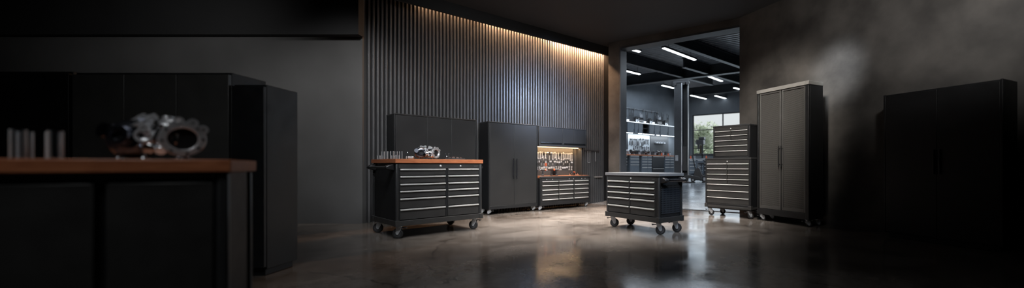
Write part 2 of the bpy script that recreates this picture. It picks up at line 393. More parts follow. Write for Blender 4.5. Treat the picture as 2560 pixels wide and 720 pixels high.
WX0, WX1, WZ0, WZ1 = XC+.12, 10.5, 1.55, 3.72                # window opening along the window wall
b = MB()
def seg(b, xa, xb, z0, z1):
    p, q = sw(xa), sw(xb); n = N2*.2; b.prism([tuple(p), tuple(q), tuple(q+n), tuple(p+n)], 'z', z0, z1)
seg(b, XC-.2, WX0, 0, SC); seg(b, WX1, 13.6, 0, SC); seg(b, WX0, WX1, 0, WZ0); seg(b, WX0, WX1, WZ1, SC)
struct(b.build('wall_window', 'shopwall'))
win = bpy.data.objects.new('window_1', None); C.objects.link(win); win['kind'] = 'structure'
win.location = (*sw(WX0), WZ0); win.rotation_euler = (0, 0, ang(D2))
WL = (sw(WX1)-sw(WX0)).length; WH = WZ1-WZ0
b = MB(); ft = .05
for x in (0.0, 1.62, 3.24, 4.86, WL): b.box(x-ft/2 if x else 0, .04, 0, x+ft/2 if x else ft, .12, WH)
for z in (0.0, .33, 1.32, WH-ft): b.box(0, .045, z, WL, .115, z+ft*(.7 if 0 < z < 2 else 1))
b.build('window_frame', 'beam', win, .004)
MB().box(.02, .075, .02, WL-.02, .081, WH-.02).build('pane', 'pane', win)
MB().box(-.05, -.06, -.05, WL+.05, .04, 0).build('window_sill', 'beam', win, .004)
# corrugated deck ceiling and beams of the shop
b = MB(); R = 0
N = 90; span = 22.0; base = w2(0)+N2*.3-D1*0
o2 = w2(-6.5); pr = []
for i in range(N+1):
    s0 = i*.2; pr += [(s0, SC), (s0+.055, SC-.075), (s0+.12, SC-.075), (s0+.175, SC)]
vsx, fsx = [], []
for (s0, z) in pr:
    p = o2+N2*(s0+.28); q = p+D2*22.0; vsx += [(p.x, p.y, z), (q.x, q.y, z)]
for i in range(len(pr)-1): fsx.append((2*i, 2*i+1, 2*i+3, 2*i+2))
b.add(vsx, fsx)
p0, p1 = o2+N2*.28, o2+N2*.28+D2*22; p3, p2 = p0+N2*18.2, p1+N2*18.2
b.add([(*p0, SC+.08), (*p1, SC+.08), (*p2, SC+.08), (*p3, SC+.08)], [(0, 1, 2, 3)])
struct(b.build('ceiling_shop', 'deck'))
def beam(name, p, q, z0=4.52, h=.4, wd=.2):
    p, q = Vector(p), Vector(q); d = unit(q-p); n = Vector((-d.y, d.x)); b = MB()
    def pz(o0, o1, za, zb): b.prism([tuple(p+n*o0), tuple(q+n*o0), tuple(q+n*o1), tuple(p+n*o1)], 'z', za, zb)
    pz(-wd/2, wd/2, z0, z0+.03); pz(-wd/2, wd/2, z0+h-.03, z0+h); pz(-.02, .02, z0+.03, z0+h-.03)
    return struct(b.build(name, 'beam'))
n_b = 6
for (px, py, zz) in ((1700, 199, 4.52), (1770, 236, 4.52)):
    Y = (zz-EYE)*F/(HY-py); X = (px-CX)/F*Y; c = Vector((X, Y)); beam(f'trim_{n_b}', c-D2*4.0, c+D2*6.5, zz, .42, .24); n_b += 1
for (px, py, zz) in ((1742, 132, 4.56), (1622, 173, 4.56), (1800, 195, 4.56)):
    Y = (zz-EYE)*F/(HY-py); X = (px-CX)/F*Y; c = Vector((X, Y)); beam(f'trim_{n_b}', c-D1*2.6, c+D1*4.5, zz, .36, .16); n_b += 1

# ------------------------------------------------------------------ shared builders
def caster_mesh_parts(rad, wid, plate):
    """caster with its mounting plate top at z=0; parts: fork, wheel > hub, brake"""
    H = rad*2+.035
    c = bpy.data.objects.new('caster', None); C.objects.link(c)
    b = MB(); hw = wid/2+.006
    b.box(-plate, -plate, -.006, plate, plate, 0); b.cyl((0, 0, -.022), (0, 0, -.006), plate*.75, 16)
    for s in (-1, 1):
        b.prism([(-.034, -.020), (.036, -.020), (.044, -H+rad+.014), (.034, -H+rad-.016), (.012, -H+rad-.016), (-.026, -.05)], 'x', s*hw-.002, s*hw+.002)
    b.box(-hw-.002, -.030, -.026, hw+.002, .030, -.020)
    b.cyl((-hw-.008, .024, -H+rad), (hw+.008, .024, -H+rad), .007, 10)
    b.build('fork', 'zinc', c, .001)
    w_ = MB(); mt = Matrix.Translation((0, .024, -H+rad)) @ Matrix.Rotation(PI/2, 4, 'Y')
    r = rad; t = wid/2
    w_.lathe([(r*.62, -t), (r*.9, -t), (r, -t*.6), (r, t*.6), (r*.9, t), (r*.62, t)], 28, mt, True)
    wo = w_.build('wheel', 'rubber', c)
    h = MB(); h.lathe([(r*.62, -t*.7), (r*.62, t*.7)], 24, mt); h.lathe([(r*.66, -t*1.01), (r*.66, t*1.01), (r*.58, t*1.01), (r*.58, -t*1.01)], 24, mt, True)
    h.lathe([(.014, -t*1.2), (.014, t*1.2)], 14, mt)
    ho = h.build('hub', 'hub', c)
    k = MB(); k.box(-.016, -plate-.042, -.030, .016, -plate+.01, -.022); k.box(-.022, -plate-.05, -.036, .022, -plate-.028, -.020)
    k.build('brake_pedal', 'plastic', c, .002)
    return c, H
def add_casters(root, spots, proto):
    c, H = proto; z = H
    for i, (x, y, rz) in enumerate(spots):
        dup(c, (x, y, z), rz, parent=root)
def drop_tree(o):
    for ch in list(o.children): drop_tree(ch)
    bpy.data.objects.remove(o)

def handle_bar(x0, x1, yf, zt, hh=.020, dp=.020):
    """rolled aluminium lip along a drawer's top edge"""
    b = MB(); b.prism([(yf, zt), (yf-dp*.55, zt), (yf-dp, zt-hh*.25), (yf-dp, zt-hh*.8), (yf-dp*.75, zt-hh), (yf-dp*.6, zt-hh*.8), (yf-dp*.65, zt-hh*.35), (yf, zt-hh*.3)], 'x', x0, x1)
    return b
def drawers(root, cols, zs, yf, m='black', hh=.020, dp=.020, gap=.006, skip=()):
    """cols: (x0,x1) list; zs: descending drawer boundaries; fronts are flush with yf"""
    for ci, (x0, x1) in enumerate(cols):
        for k, (zt, zb) in enumerate(zip(zs, zs[1:])):
            b = MB(); b.box(x0+.003, yf, zb+gap, x1-.003, yf+.022, zt-.003)
            b.box(x0+.006, yf+.022, zb+gap+.004, x1-.006, yf+.06, zt-.02)
            d = b.build('drawer', m, root, .002)
            handle_bar(x0+.004, x1-.004, yf, zt-.004, hh, dp).build('handle', 'alu', d, .001)
def lock(root, x, yf, z, r=.010):
    b = MB(); mt = Matrix.Translation((x, yf, z)) @ Matrix.Rotation(PI/2, 4, 'X')
    b.lathe([(r*1.25, -.001), (r*1.25, .003), (r, .006), (r*.6, .007)], 16, mt)
    b.box(x-.0015, yf-.009, z-r*.6, x+.0015, yf-.006, z+r*.6)
    return b.build('lock', 'tool', root)

# ------------------------------------------------------------------ rolling workbench with wooden top
def lettering(root, x, yf, z, h=.010, n=5):
    """the small worn maker's mark printed at the end of the header"""
    b = MB(); rr = random.Random(3)
    for i in range(n):
        cx = x+i*h*.95
        b.box(cx, yf-.0012, z, cx+h*.18, yf, z+h*rr.choice((.6, .8, .6)))
        b.box(cx, yf-.0012, z+(0 if i % 2 else h*.45), cx+h*.62, yf, z+(h*.16 if i % 2 else h*.61))
        if i % 2 == 0: b.box(cx+h*.46, yf-.0012, z, cx+h*.62, yf, z+h*.6)
    return b.build('lettering', 'cornice', root)

def workbench(P0, d, W, D, H, label, cols, zs, zbase, top='wood', group=None, cast=None, perf=True, name='workbench', tth=.055, header=None, handle_side=-1):
    r = thing(name, label, 'workbench', place(P0, d, W, D), ang(Vector(d)), group)
    yf = -D/2; x0 = -W/2; cols = [(x0+a, x0+c) for a, c in cols]
    zt = H-tth
    b = MB(); b.box(x0+.03, yf+.03, zbase+.07, -x0-.03, -yf-.02, zt-.002)
    # side skins
    b.box(x0+.012, yf+.05, zbase+.07, x0+.03, -yf-.05, zt); b.box(-x0-.03, yf+.05, zbase+.07, -x0-.012, -yf-.05, zt)
    # drawer column surrounds
    for i, (a, c) in enumerate(cols[:-1]):
        b.box(c, yf+.006, zs[-1], cols[i+1][0], yf+.03, zs[0])
    b.box(x0+.03, yf+.006, zbase+.05, cols[0][0], yf+.03, zt); b.box(cols[-1][1], yf+.006, zbase+.05, -x0-.03, yf+.03, zt)
    b.build('cabinet_body', 'carc', r, .003)
    for sx in (-1, 1):
        for sy in (-1, 1):
            q = MB(); w_ = .038
            xa, xb = (x0, x0+w_) if sx < 0 else (-x0-w_, -x0); ya, yb = (yf, yf+w_) if sy < 0 else (-yf-w_, -yf)
            q.box(xa, ya, zbase+.03, xb, yb, zt); q.build('corner_post', 'post', r, .012)
    q = MB(); q.box(x0+.038, yf+.002, zs[0]+.004, -x0-.038, yf+.03, zt-.002); q.build('header_panel', 'black', r, .002)
    q = MB(); q.box(x0-.006, yf-.008, zbase, -x0+.006, yf+.03, zbase+.07); q.box(x0-.006, -yf-.03, zbase, -x0+.006, -yf+.008, zbase+.07)
    q.box(x0-.006, yf+.03, zbase, x0+.03, -yf-.03, zbase+.07); q.box(-x0-.03, yf+.03, zbase, -x0+.006, -yf-.03, zbase+.07)
    q.box(x0+.03, yf+.03, zbase+.01, -x0-.03, -yf-.03, zbase+.02)
    for sx in (-1, 1):
        for sy in (-1, 1): q.box(sx*(-x0+.012), sy*(-yf+.014), zbase-.004, sx*(-x0-.05), sy*(-yf-.05), zbase+.074)
    q.build('base_frame', 'black', r, .004)
    q = MB(); q.box(x0-.012, yf-.014, zt, -x0+.012, -yf+.012, H); q.build('worktop', top, r, .004)
    drawers(r, cols, zs, yf+.004)
    # tubular push handle on one side with moulded brackets
    s = handle_side; xs = s*(W/2); zh = zt-.055
    q = MB(); q.tube([(xs+s*.075, -D*.36, zh), (xs+s*.075, D*.40, zh)], .017, 14); q.build('push_handle', 'gun' if s > 0 else 'post', r)
    for yy in (-D*.36, D*.40):
        q = MB(); q.prism([(xs-s*.012, zh-.045), (xs-s*.012, zh+.045), (xs+s*.06, zh+.030), (xs+s*.098, zh+.012), (xs+s*.098, zh-.018), (xs+s*.05, zh-.034)], 'y', yy-.045, yy+.032)
        q.build('handle_bracket', 'plastic', r, .012)
    if cast:
        ix, iy = W/2-.075, D/2-.075
        add_casters(r, [(-ix*handle_side*-1, -iy, -.75*handle_side), (ix*handle_side*-1, -iy, -.6*handle_side), (-ix*handle_side*-1, iy, -.95*handle_side), (ix*handle_side*-1, iy, -.5*handle_side)], cast)
    return r

big = caster_mesh_parts(.0675, .036, .044)
dB = unit((.692, .722)); PB = Vector((-2.515, 5.26))
WBW, WBD, WBH = 1.246, .86, 1.043
bench = workbench(PB, dB, WBW, WBD, WBH, 'black rolling workbench with orange wooden top, twelve drawers and an engine casting on it',
    [(.048, .672), (.706, 1.19)], [.917, .822, .722, .630, .532, .392, .243], .170, 'wood', 'rolling workbenches', big, name='workbench')
lock(bench, -WBW/2+.60, -WBD/2+.002, .952, .012); lock(bench, -WBW/2+.90, -WBD/2+.002, .950, .010)
lettering(bench, WBW/2-.13, -WBD/2+.002, .945, .013)
b = MB(); b.tube([(WBW/2, -WBD/2+.10, .96), (WBW/2+.045, -WBD/2+.10, .955), (WBW/2+.07, -WBD/2+.10, .93), (WBW/2+.035, -WBD/2+.10, .905), (WBW/2, -WBD/2+.10, .90)], .007)
b.build('side_hook', 'plastic', bench)

# ------------------------------------------------------------------ things on the workbench
NB = Vector((-dB.y, dB.x))
def ob(u, v, z=WBH):
    """point on the workbench top: u along the front from the left corner, v back from the front edge"""
    p = PB+dB*u+NB*v; return (p.x, p.y, z)
def solve_u(px, v):
    k = (px-CX)/F; p = PB+NB*v; return (k*p.y-p.x)/(dB.x-k*dB.y)
def glass_cyl(h, r):
    b = MB(); b.lathe([(r*.92, .006), (r*.95, h), (r, h), (r, 0), (.001, 0), (.001, .006)], 20); return b.build('glass_cylinder', 'glass')
gl = [(947, .07, .055), (953, .10, .05), (957, .30, .105), (965, .20, .105), (973, .30, .110), (980, .16, .108), (983, .40, .055), (990, .24, .10), (994, .08, .05), (1002, .18, .095)]
gl = sorted((px, max(v, (990-px)/67*.86+.06), h) for px, v, h in gl)
gp = {}
for i, (px, v, h) in enumerate(gl):
    key = 'tall' if h > .09 else 'short'
    if key not in gp:
        gp[key] = glass_cyl(.105 if key == 'tall' else .052, .020 if key == 'tall' else .024); o = gp[key]
        tag(o, '', 'glass', 'glass cylinders on the workbench')
    else: o = dup(gp[key], None)
    o.location = ob(solve_u(px, v), v)
    o['label'] = f'{key} clear glass cylinder, {ORD[i]} from the left in the cluster on the workbench top'
tall_rod = MB().lathe([(.012, 0), (.012, .006), (.006, .010), (.006, .085), (.004, .09)], 14).build('steel_pin', 'chrome')
tall_rod.location = ob(solve_u(1019, .12), .12); tag(tall_rod, 'upright polished steel pin between the glass cylinders and the engine casting', 'pin')
fit = thing('pipe_fitting', 'small chrome fitting with a rounded head lying left of the engine casting', 'fitting', ob(solve_u(1026, .22), .22), ang(dB))
b = MB(); b.cyl((-.055, 0, .022), (.02, 0, .022), .018, 16); b.ring((.012, 0, .022), (.022, 0, .022), .022, .012, 18); b.build('body', 'zinc', fit)
MB().ball((.035, 0, .026), .022, 10).build('head', 'chrome', fit)
# engine casting
def engine(loc, rz, label, group=None):
    e = thing('engine_casting', label, 'engine part', loc, rz, group)
    def axm(c, ax): q = Vector(ax).normalized().to_track_quat('Z', 'Y').to_matrix().to_4x4(); q.translation = Vector(c); return q
    b = MB(); mx = axm((-.03, .01, .085), (1, -.12, 0))
    b.lathe([(.052, -.06), (.056, -.04), (.056, .03), (.060, .036), (.060, .050), (.055, .056), (.056, .10), (.050, .115)], 30, mx)
    b.box(-.05, -.03, .135, .06, .03, .150); b.cyl((.0, -.045, .05), (.0, -.078, .045), .020, 18)
    b.cyl((.03, -.05, .045), (.035, -.07, .035), .018, 16)
    b.build('barrel', 'chrome', e, .003)
    def flange(nm, m, c, ax, ro, ri, body, lugs, holes, back):
        """round machined face with bolt holes, its neck behind it and a dark bore"""
        mt = axm(c, ax); b = MB()
        b.lathe([(ri, -.03), (ri, .0), (ri*1.08, .004), (ro*.97, .004), (ro, .0), (ro, -.018), (body, -.024), (body*.94, -back)], 34, mt)
        for a in lugs:
            p = Vector((math.cos(a)*ro*1.02, math.sin(a)*ro*1.02, 0)); b.lathe([(.0085, -.014), (.0085, .004), (.017, .004), (.018, .0), (.018, -.014)], 16, mt @ Matrix.Translation(p), True)
        o = b.build(nm, m, e)
        b = MB(); b.lathe([(ri*.995, -.028), (ri*.995, -.012)], 28, mt)
        for a in holes: b.lathe([(.005, .003), (.005, .0055)], 10, mt @ Matrix.Translation((math.cos(a)*(ro+ri)*.52, math.sin(a)*(ro+ri)*.52, 0)))
        b.build('bore', 'plastic', o); return o
    flange('front_flange', 'machined', (.098, -.05, .088), (.50, -.86, .05), .072, .046, .062, (.6, 1.15, 1.75), (0, .8, 2.5, 3.3, 4.1, 4.9, 5.6), .085)
    flange('inlet_neck', 'gun', (-.105, -.062, .098), (-.12, -.99, .05), .040, .021, .036, (), (), .05)
    b = MB(); b.lathe([(.02, -.085), (.055, -.075), (.075, -.045), (.081, 0), (.076, .035), (.060, .055), (.03, .062)], 32, axm((-.095, .015, .088), (-.12, -.99, .05)))
    b.cyl((-.15, -.02, .115), (-.162, -.045, .12), .030, 18)
    b.build('pump_housing', 'gun', e)
    flange('upper_flange', 'machined', (-.075, -.005, .160), (-.30, -.55, .78), .044, .028, .038, (2.2, 3.3, .9), (0, 1.5, 4.2), .045)
    flange('side_port', 'machined', (-.028, -.052, .10), (.1, -.99, .1), .030, .020, .026, (1.6,), (), .03)
    b = MB(); b.box(.0, -.022, .148, .058, .018, .166); b.ring((.022, 0, .164), (.022, 0, .184), .018, .009, 16); b.cyl((.048, 0, .16), (.052, 0, .178), .010, 12)
    b.build('mounting_lug', 'machined', e, .003)
    for (x, y) in ((-.12, -.03), (-.03, -.05), (.085, -.055), (.07, .03), (-.09, .05)):
        MB().lathe([(.013, 0), (.013, .006), (.007, .010), (.007, .045)], 12, Matrix.Translation((x, y, 0))).build('foot', 'chrome', e)
    return e
eng = engine(ob(solve_u(1070, .20), .20), ang(dB)-.18, 'polished chrome engine casting with round bored flanges lying on the sharp workbench top', 'engine castings')
rod = MB().lathe([(.022, 0), (.022, .01), (.008, .014), (.008, .205), (.005, .21)], 14).build('upright_rod', 'machine')
rod.location = ob(solve_u(1073, .46), .46); tag(rod, 'thin black upright rod standing behind the engine casting', 'rod')
tr = thing('parts_tray', 'low dark wooden tray of small metal parts near the right end of the workbench', 'tray', ob(solve_u(1134, .18), .18), ang(dB)+.05)
b = MB(); b.box(-.16, -.05, 0, .16, .05, .012); b.box(-.16, -.05, .012, .16, -.044, .02); b.box(-.16, .044, .012, .16, .05, .02); b.box(-.16, -.05, .012, -.154, .05, .02); b.box(.154, -.05, .012, .16, .05, .02)
b.build('tray', 'machine', tr, .002)
TRA = ang(dB)+.05
kinds = [(-.135, 'steel_pin', .075, .006), (-.105, 'drill_bit', .04, .008), (-.085, 'drill_bit', .078, .006), (-.055, 'socket', .028, .014), (-.02, 'socket', .03, .015), (.015, 'socket', .034, .014), (.05, 'socket', .03, .013), (.08, 'socket', .026, .014), (.108, 'socket', .024, .012), (.135, 'socket', .02, .012)]
for i, (x, nm, h, rr) in enumerate(kinds):
    if nm == 'socket': o = MB().lathe([(rr*.55, h*.3), (rr*.6, h), (rr, h), (rr*.95, h*.5), (rr*.8, h*.4), (rr*.8, 0), (.001, 0)], 16).build('socket', 'chrome')
    else: o = MB().lathe([(rr*1.6, 0), (rr*1.6, .012), (rr*.7, .014), (rr*.7, h*.9), (rr*.3, h)], 12).build(nm, 'chrome' if i != 0 else 'gun')
    v = Vector((x, -.012+.02*(i % 2))); rot = Matrix.Rotation(TRA, 2); v = rot @ v
    o.location = (tr.location.x+v.x, tr.location.y+v.y, WBH+.012)
    tag(o, f'small {"steel socket" if nm == "socket" else "upright steel bit"} in the parts tray, {ORD[i]} of its row from the left', 'socket' if nm == 'socket' else 'bit', 'small parts in the tray')
wr = MB(); wr.tube([(-.02, 0, .10), (-.02, 0, .128), (.012, 0, .132), (.016, 0, .10)], .003, 8)

# ------------------------------------------------------------------ tall cabinets along the slatted wall
FL = 9.78                                                    # cabinet fronts: Y = FL + .94 X
def tall_cabinet(name, px0, px1, D, H, splits, label, zb, casters=None, handles=True, cat='cabinet', group=None, m='door'):
    P0, P1 = onl(px0, FL, .94), onl(px1, FL, .94); W = (P1-P0).length
    r = thing(name, label, cat, place(P0, D1, W, D), ang(D1), group)
    x0, yf = -W/2, -D/2
    def tx(px): return (onl(px, FL, .94)-P0).length-W/2
    b = MB(); b.box(x0, yf+.03, zb, -x0, -yf, H-.01); b.box(x0, yf, zb, x0+.022, yf+.03, H); b.box(-x0-.022, yf, zb, -x0, yf+.03, H)
    b.box(x0+.022, yf+.002, zb, -x0-.022, yf+.03, zb+.065)
    b.build('carcass', 'carc', r, .003)
    b = MB(); b.box(x0-.004, yf-.004, H-.02, -x0+.004, -yf, H); b.build('top_panel', 'post', r, .003)
    xs = [x0+.024]+[tx(p) for p in splits]+[-x0-.024]
    ds = []
    for i, (a, c) in enumerate(zip(xs, xs[1:])):
        q = MB(); q.box(a+.002, yf+.004, zb+.068, c-.002, yf+.026, H-.024); ds.append((q.build('door', m, r, .003), a, c))
    if handles:
        for i, (dd, a, c) in enumerate(ds):
            hx = c-.04 if i % 2 == 0 else a+.04
            q = MB(); q.cyl((hx, yf-.026, .69), (hx, yf-.026, 1.10), .010, 14)
            for zz in (.74, 1.05): q.cyl((hx, yf+.004, zz), (hx, yf-.026, zz), .006, 10)
            q.build('handle', 'gun', dd)
    if casters:
        ix, iy = W/2-.05, D/2-.055
        add_casters(r, [(-ix, -iy, .6), (ix, -iy, .4), (-ix, iy, 1.1), (ix, iy, .2)], casters)
    else:
        b = MB()
        for sx in (-1, 1):
            for sy in (-1, 1): b.lathe([(.022, 0), (.022, .008), (.010, .012), (.010, zb)], 12, Matrix.Translation((sx*(W/2-.06), sy*(D/2-.06), 0)))
        b.build('levelling_feet', 'zinc', r)
    return r
small = caster_mesh_parts(.034, .022, .030)
tall_cabinet('storage_cabinet', 985, 1192, .38, 1.82, (1067.5, 1128.5), 'wide black three-door cabinet against the slatted wall behind the wooden-topped workbench', .10, None, False)
tall_cabinet('storage_cabinet', 1222, 1344, .38, 1.818, (1286.5,), 'tall black two-door cabinet with twin bar handles against the slatted wall', small[1], small)

# ------------------------------------------------------------------ drawer bench with pegboard and wall cabinet
FL3 = 9.68
P0, P1 = onl(1351, FL3, .94), onl(1475, FL3, .94); W3 = (P1-P0).length; D3, H3 = .42, .735
b3 = thing('drawer_bench', 'low black fifteen-drawer bench with wooden top under the lit tool pegboard', 'workbench', place(P0, D1, W3, D3), ang(D1))
def tx3(px): return (onl(px, FL3, .94)-P0).length-W3/2
x0, yf = -W3/2, -D3/2
zb3 = small[1]
b = MB(); b.box(x0, yf+.03, zb3, -x0, -yf, H3-.045); b.box(x0, yf, zb3, x0+.05, yf+.03, H3-.045); b.box(-x0-.05, yf, zb3, -x0, yf+.03, H3-.045)
b.box(x0+.05, yf+.001, zb3, -x0-.05, yf+.03, .185)
c3 = [(tx3(1355.5), tx3(1396)), (tx3(1397.5), tx3(1433)), (tx3(1436), tx3(1471))]
b.box(c3[1][1], yf+.002, .18, c3[2][0], yf+.03, .64)
b.build('cabinet_body', 'carc', b3, .003)
MB().box(x0+.05, yf+.002, .632, -x0-.05, yf+.03, H3-.048).build('header_panel', 'post', b3, .002)
MB().box(x0-.004, yf-.01, H3-.045, -x0+.004, yf+.03, H3-.004).build('edge_rail', 'post', b3, .004)
MB().box(x0, yf+.03, H3-.045, -x0, -yf, H3).build('worktop', 'wood', b3, .003)
drawers(b3, c3, [.628, .545, .450, .352, .247, .19-.0], yf+.004, 'black', .020, .018) if False else drawers(b3, c3, [.628, .543, .447, .348, .240, .186-.0], yf+.004, 'black', .020, .018)
for i, xx in enumerate((-.42, -.30, .06, .16, .35, .43)): lock(b3, xx*W3/1.1, yf+.002, .662, .008)
add_casters(b3, [(-W3/2+.05, -D3/2+.06, .6), (W3/2-.05, -D3/2+.06, .4), (-W3/2+.05, D3/2-.06, 1.2), (W3/2-.05, D3/2-.06, .2)], small)
# pegboard back panel standing on the bench
PGz0, PGz1 = H3, 1.375
PW0, PW1 = onl(1347, FL, .94), onl(1466, FL, .94); WU = (PW1-PW0).length
wc = thing('wall_cabinet', 'black wall cabinet with lift-up doors above the lit tool pegboard', 'cabinet', place(PW0, D1, WU, .34, PGz1), ang(D1))
def txu(px): return (onl(px, FL, .94)-PW0).length-WU/2
HU = 1.805-PGz1; x0, yf = -WU/2, -.17
b = MB(); b.box(x0, yf+.02, .012, -x0, -yf, HU-.008); b.box(x0, yf, 0, x0+.016, yf+.02, HU); b.box(-x0-.016, yf, 0, -x0, yf+.02, HU); b.box(x0, yf, 0, -x0, -yf, .045); b.box(x0-.003, yf-.003, HU-.016, -x0+.003, -yf, HU)
b.build('carcass', 'post', wc, .002)
xs = [x0+.018, txu(1406.5), -x0-.018]
for i, (a, c) in enumerate(zip(xs, xs[1:])):
    q = MB()
    if i == 0: q.box(a+.002, yf+.002, .05, c-.002, yf+.019, HU-.02)
    else:
        mxx = txu(1434); q.box(a+.002, yf+.002, .05, mxx-.0012, yf+.019, HU-.02); q.box(mxx+.0012, yf+.002, .05, c-.002, yf+.019, HU-.02)
    d_ = q.build('door', 'door', wc, .002)
    q = MB(); q.prism([(yf+.004, .085), (yf-.012, .085), (yf-.016, .075), (yf-.016, .066), (yf-.010, .064), (yf+.004, .072)], 'x', a+.03, c-.03); q.build('handle', 'chrome', d_)
pg = thing('tool_pegboard', 'black perforated tool board over the low bench, lit by a warm strip', 'pegboard', place(PW0+N1*.25, D1, WU-.06, .03, PGz0), ang(D1))
MB().box(-WU/2+.0, -.012, .0, WU/2-.06, .012, PGz1-PGz0-.002).build('board', 'peg', pg)
MB().box(WU/2-.06, -.20, 0, WU/2-.035, .012, PGz1-PGz0-.002).build('side_panel', 'post', pg, .002)
MB().box(WU/2-.16, -.03, 0, WU/2-.145, -.012, PGz1-PGz0-.002).build('upright_rail', 'carc', pg, .002)
ls = MB().box(-WU/2+.02, -.14, -.014, WU/2-.10, -.11, -.001).build('light_strip', 'warmled')
pl = place(PW0, D1, WU, .34, PGz1); ls.location = pl; ls.rotation_euler = (0, 0, ang(D1)); ls.location.x += N1.x*.14; ls.location.y += N1.y*.14
tag(ls, 'warm glowing light strip under the wall cabinet above the pegboard', 'lamp')
c_ = Vector(place(PW0, D1, WU, .34, 1.355)[:2])-N1*.02
ll = area('pegboard_lamp', (c_.x, c_.y, 1.352), (c_.x+N1.x*.09, c_.y+N1.y*.09, .9), WU-.1, .03, 11.0, (1, .64, .34)); ll.rotation_euler.z = ang(D1); 
ll.rotation_euler = (math.radians(12), 0, ang(D1))

# hanging tools on the pegboard
def steel_wrench(L, m='tool'):
    b = MB(); b.box(-.006, -.004, -L+.03, .006, .004, -.03)
    b.ring((0, -.005, -.018), (0, .005, -.018), .019, .010, 14)
    b.prism([(-.018, -L-.004), (-.008, -L+.010), (.008, -L+.010), (.018, -L-.004), (.017, -L+.022), (.006, -L+.034), (-.006, -L+.034), (-.017, -L+.022)], 'y', -.005, .005)
    return b.build('wrench', m)
def screwdriver(L, m='tool', g='plastic'):
    b = MB(); b.lathe([(.004, -L), (.004, -L*.42)], 8); o = b.build('screwdriver', m)
    MB().lathe([(.007, -L*.45), (.012, -L*.40), (.013, -L*.12), (.010, 0)], 10).build('grip', g, o); return o
def pliers(L, g='plastic'):
    b = MB(); b.prism([(-.006, 0), (.006, 0), (.014, -L*.32), (.010, -L*.42), (-.010, -L*.42), (-.014, -L*.32)], 'y', -.006, .006); o = b.build('pliers', 'tool')
    b = MB(); b.tube([(-.008, 0, -L*.42), (-.020, 0, -L*.65), (-.013, 0, -L)], .006, 8); b.tube([(.008, 0, -L*.42), (.020, 0, -L*.65), (.013, 0, -L)], .006, 8); b.build('grips', g, o); return o
def hammer(L):
    b = MB(); b.cyl((-.020, 0, -.012), (.022, 0, -.012), .013, 12); o = b.build('hammer', 'tool'); MB().cyl((0, 0, -L), (0, 0, 0), .009, 10).build('handle', 'machine', o); return o
def socket_row():
    b = MB(); b.box(-.03, -.004, -.05, .03, .004, -.044)
    for i in range(3): b.lathe([(.009, -.044), (.010, -.012)], 10, Matrix.Translation((-.02+.02*i, 0, 0)))
    return b.build('socket_rail', 'tool')
protos = {}
def tool(kind, key, maker):
    if (kind, key) not in protos: protos[(kind, key)] = maker(); return protos[(kind, key)]
    return dup(protos[(kind, key)], None)
PGc = Vector(place(PW0+N1*.25, D1, WU-.06, .03, 0)[:2]); PGx0, PGx1 = -WU/2+.06, WU/2-.19
rows = [('top', 1.262, 22), ('middle', 1.075, 18), ('lower', .945, 17)]
rr = random.Random(11)
for rn, z, n in rows:
    for i in range(n):
        x = PGx0+(PGx1-PGx0)*(i+.5)/n+rr.uniform(-.006, .006); kk = rr.random()
        if rn == 'top':
            if i in (7, 9): o = tool('hammer', 0, lambda: hammer(.17)); nm = 'hammer'
            elif kk < .75: q = rr.choice((.15, .17, .19)); o = tool('wrench', q, lambda: steel_wrench(q)); nm = 'wrench'
            else: o = tool('screwdriver', 'o', lambda: screwdriver(.18)); nm = 'screwdriver'
        elif rn == 'middle':
            if i in (5,): o = tool('pliers', 'o', lambda: pliers(.12, 'orange')); nm = 'pliers'
            elif kk < .4: o = tool('pliers', 'b', lambda: pliers(.11)); nm = 'pliers'
            elif kk < .7: o = tool('screwdriver', 's', lambda: screwdriver(.11)); nm = 'screwdriver'
            else: o = tool('socket', 0, socket_row); nm = 'socket_rail'
        else:
            if kk < .35: o = tool('socket', 0, socket_row); nm = 'socket_rail'
            elif kk < .7: o = tool('wrench', 's', lambda: steel_wrench(.10)); nm = 'wrench'
            else: o = tool('pliers', 'b', lambda: pliers(.11)); nm = 'pliers'
        p = PGc+D1*x-N1*.026
        o.location = (p.x, p.y, z+rr.uniform(-.012, .008)); o.rotation_euler = (0, rr.uniform(-.06, .06), ang(D1))
        col = 'orange-gripped' if (rn == 'middle' and i == 5) else 'steel'
        tag(o, f'{col} {nm.replace("_", " ")} hanging in the {rn} row of the warm-lit pegboard, {ORD[i]} from the left', nm.replace('_', ' '), f'tools in the {rn} row of the lit pegboard')
# things on the drawer bench
B3c = Vector(b3.location[:2]); B3top = H3
def on3(px, v):
    k = (px-CX)/F; q = P0+N1*v; u = (k*q.y-q.x)/(D1.x-k*D1.y); q = q+D1*u; return (q.x, q.y, B3top)
def drill(label, loc, rz):
    d = thing('cordless_drill', label.replace('orange cordless', 'orange-capped black'), 'drill', loc, rz, 'cordless drills on the bench')
    b = MB(); b.box(-.025, -.03, 0, .035, .03, .035); b.build('battery', 'plastic', d, .005)
    b = MB(); b.prism([(-.012, .035), (.022, .035), (.014, .12), (-.018, .12)], 'y', -.014, .014); b.cyl((-.05, 0, .135), (.05, 0, .135), .024, 14); b.build('motor_body', 'plastic', d, .004); MB().cyl((-.075, 0, .135), (-.05, 0, .135), .022, 14).build('rear_cap', 'orange', d, .003)
    MB().lathe([(.018, 0), (.016, .02), (.007, .04), (.003, .042), (.003, .075)], 12, Matrix.Translation((.05, 0, .135)) @ Matrix.Rotation(PI/2, 4, 'Y')).build('chuck', 'gun', d)
    return d
d1_ = drill('orange cordless drill at the left end of the low bench top', on3(1357, .16), ang(D1)+2.6)
drill('orange cordless drill beside the black case in the middle of the low bench', on3(1379, .12), ang(D1)+2.2)
drill('orange cordless drill just right of the black case on the low bench', on3(1391, .14), ang(D1)-.5)
cs = thing('tool_case', 'small black tool case standing on the low bench between two drills', 'case', on3(1385, .25), ang(D1))
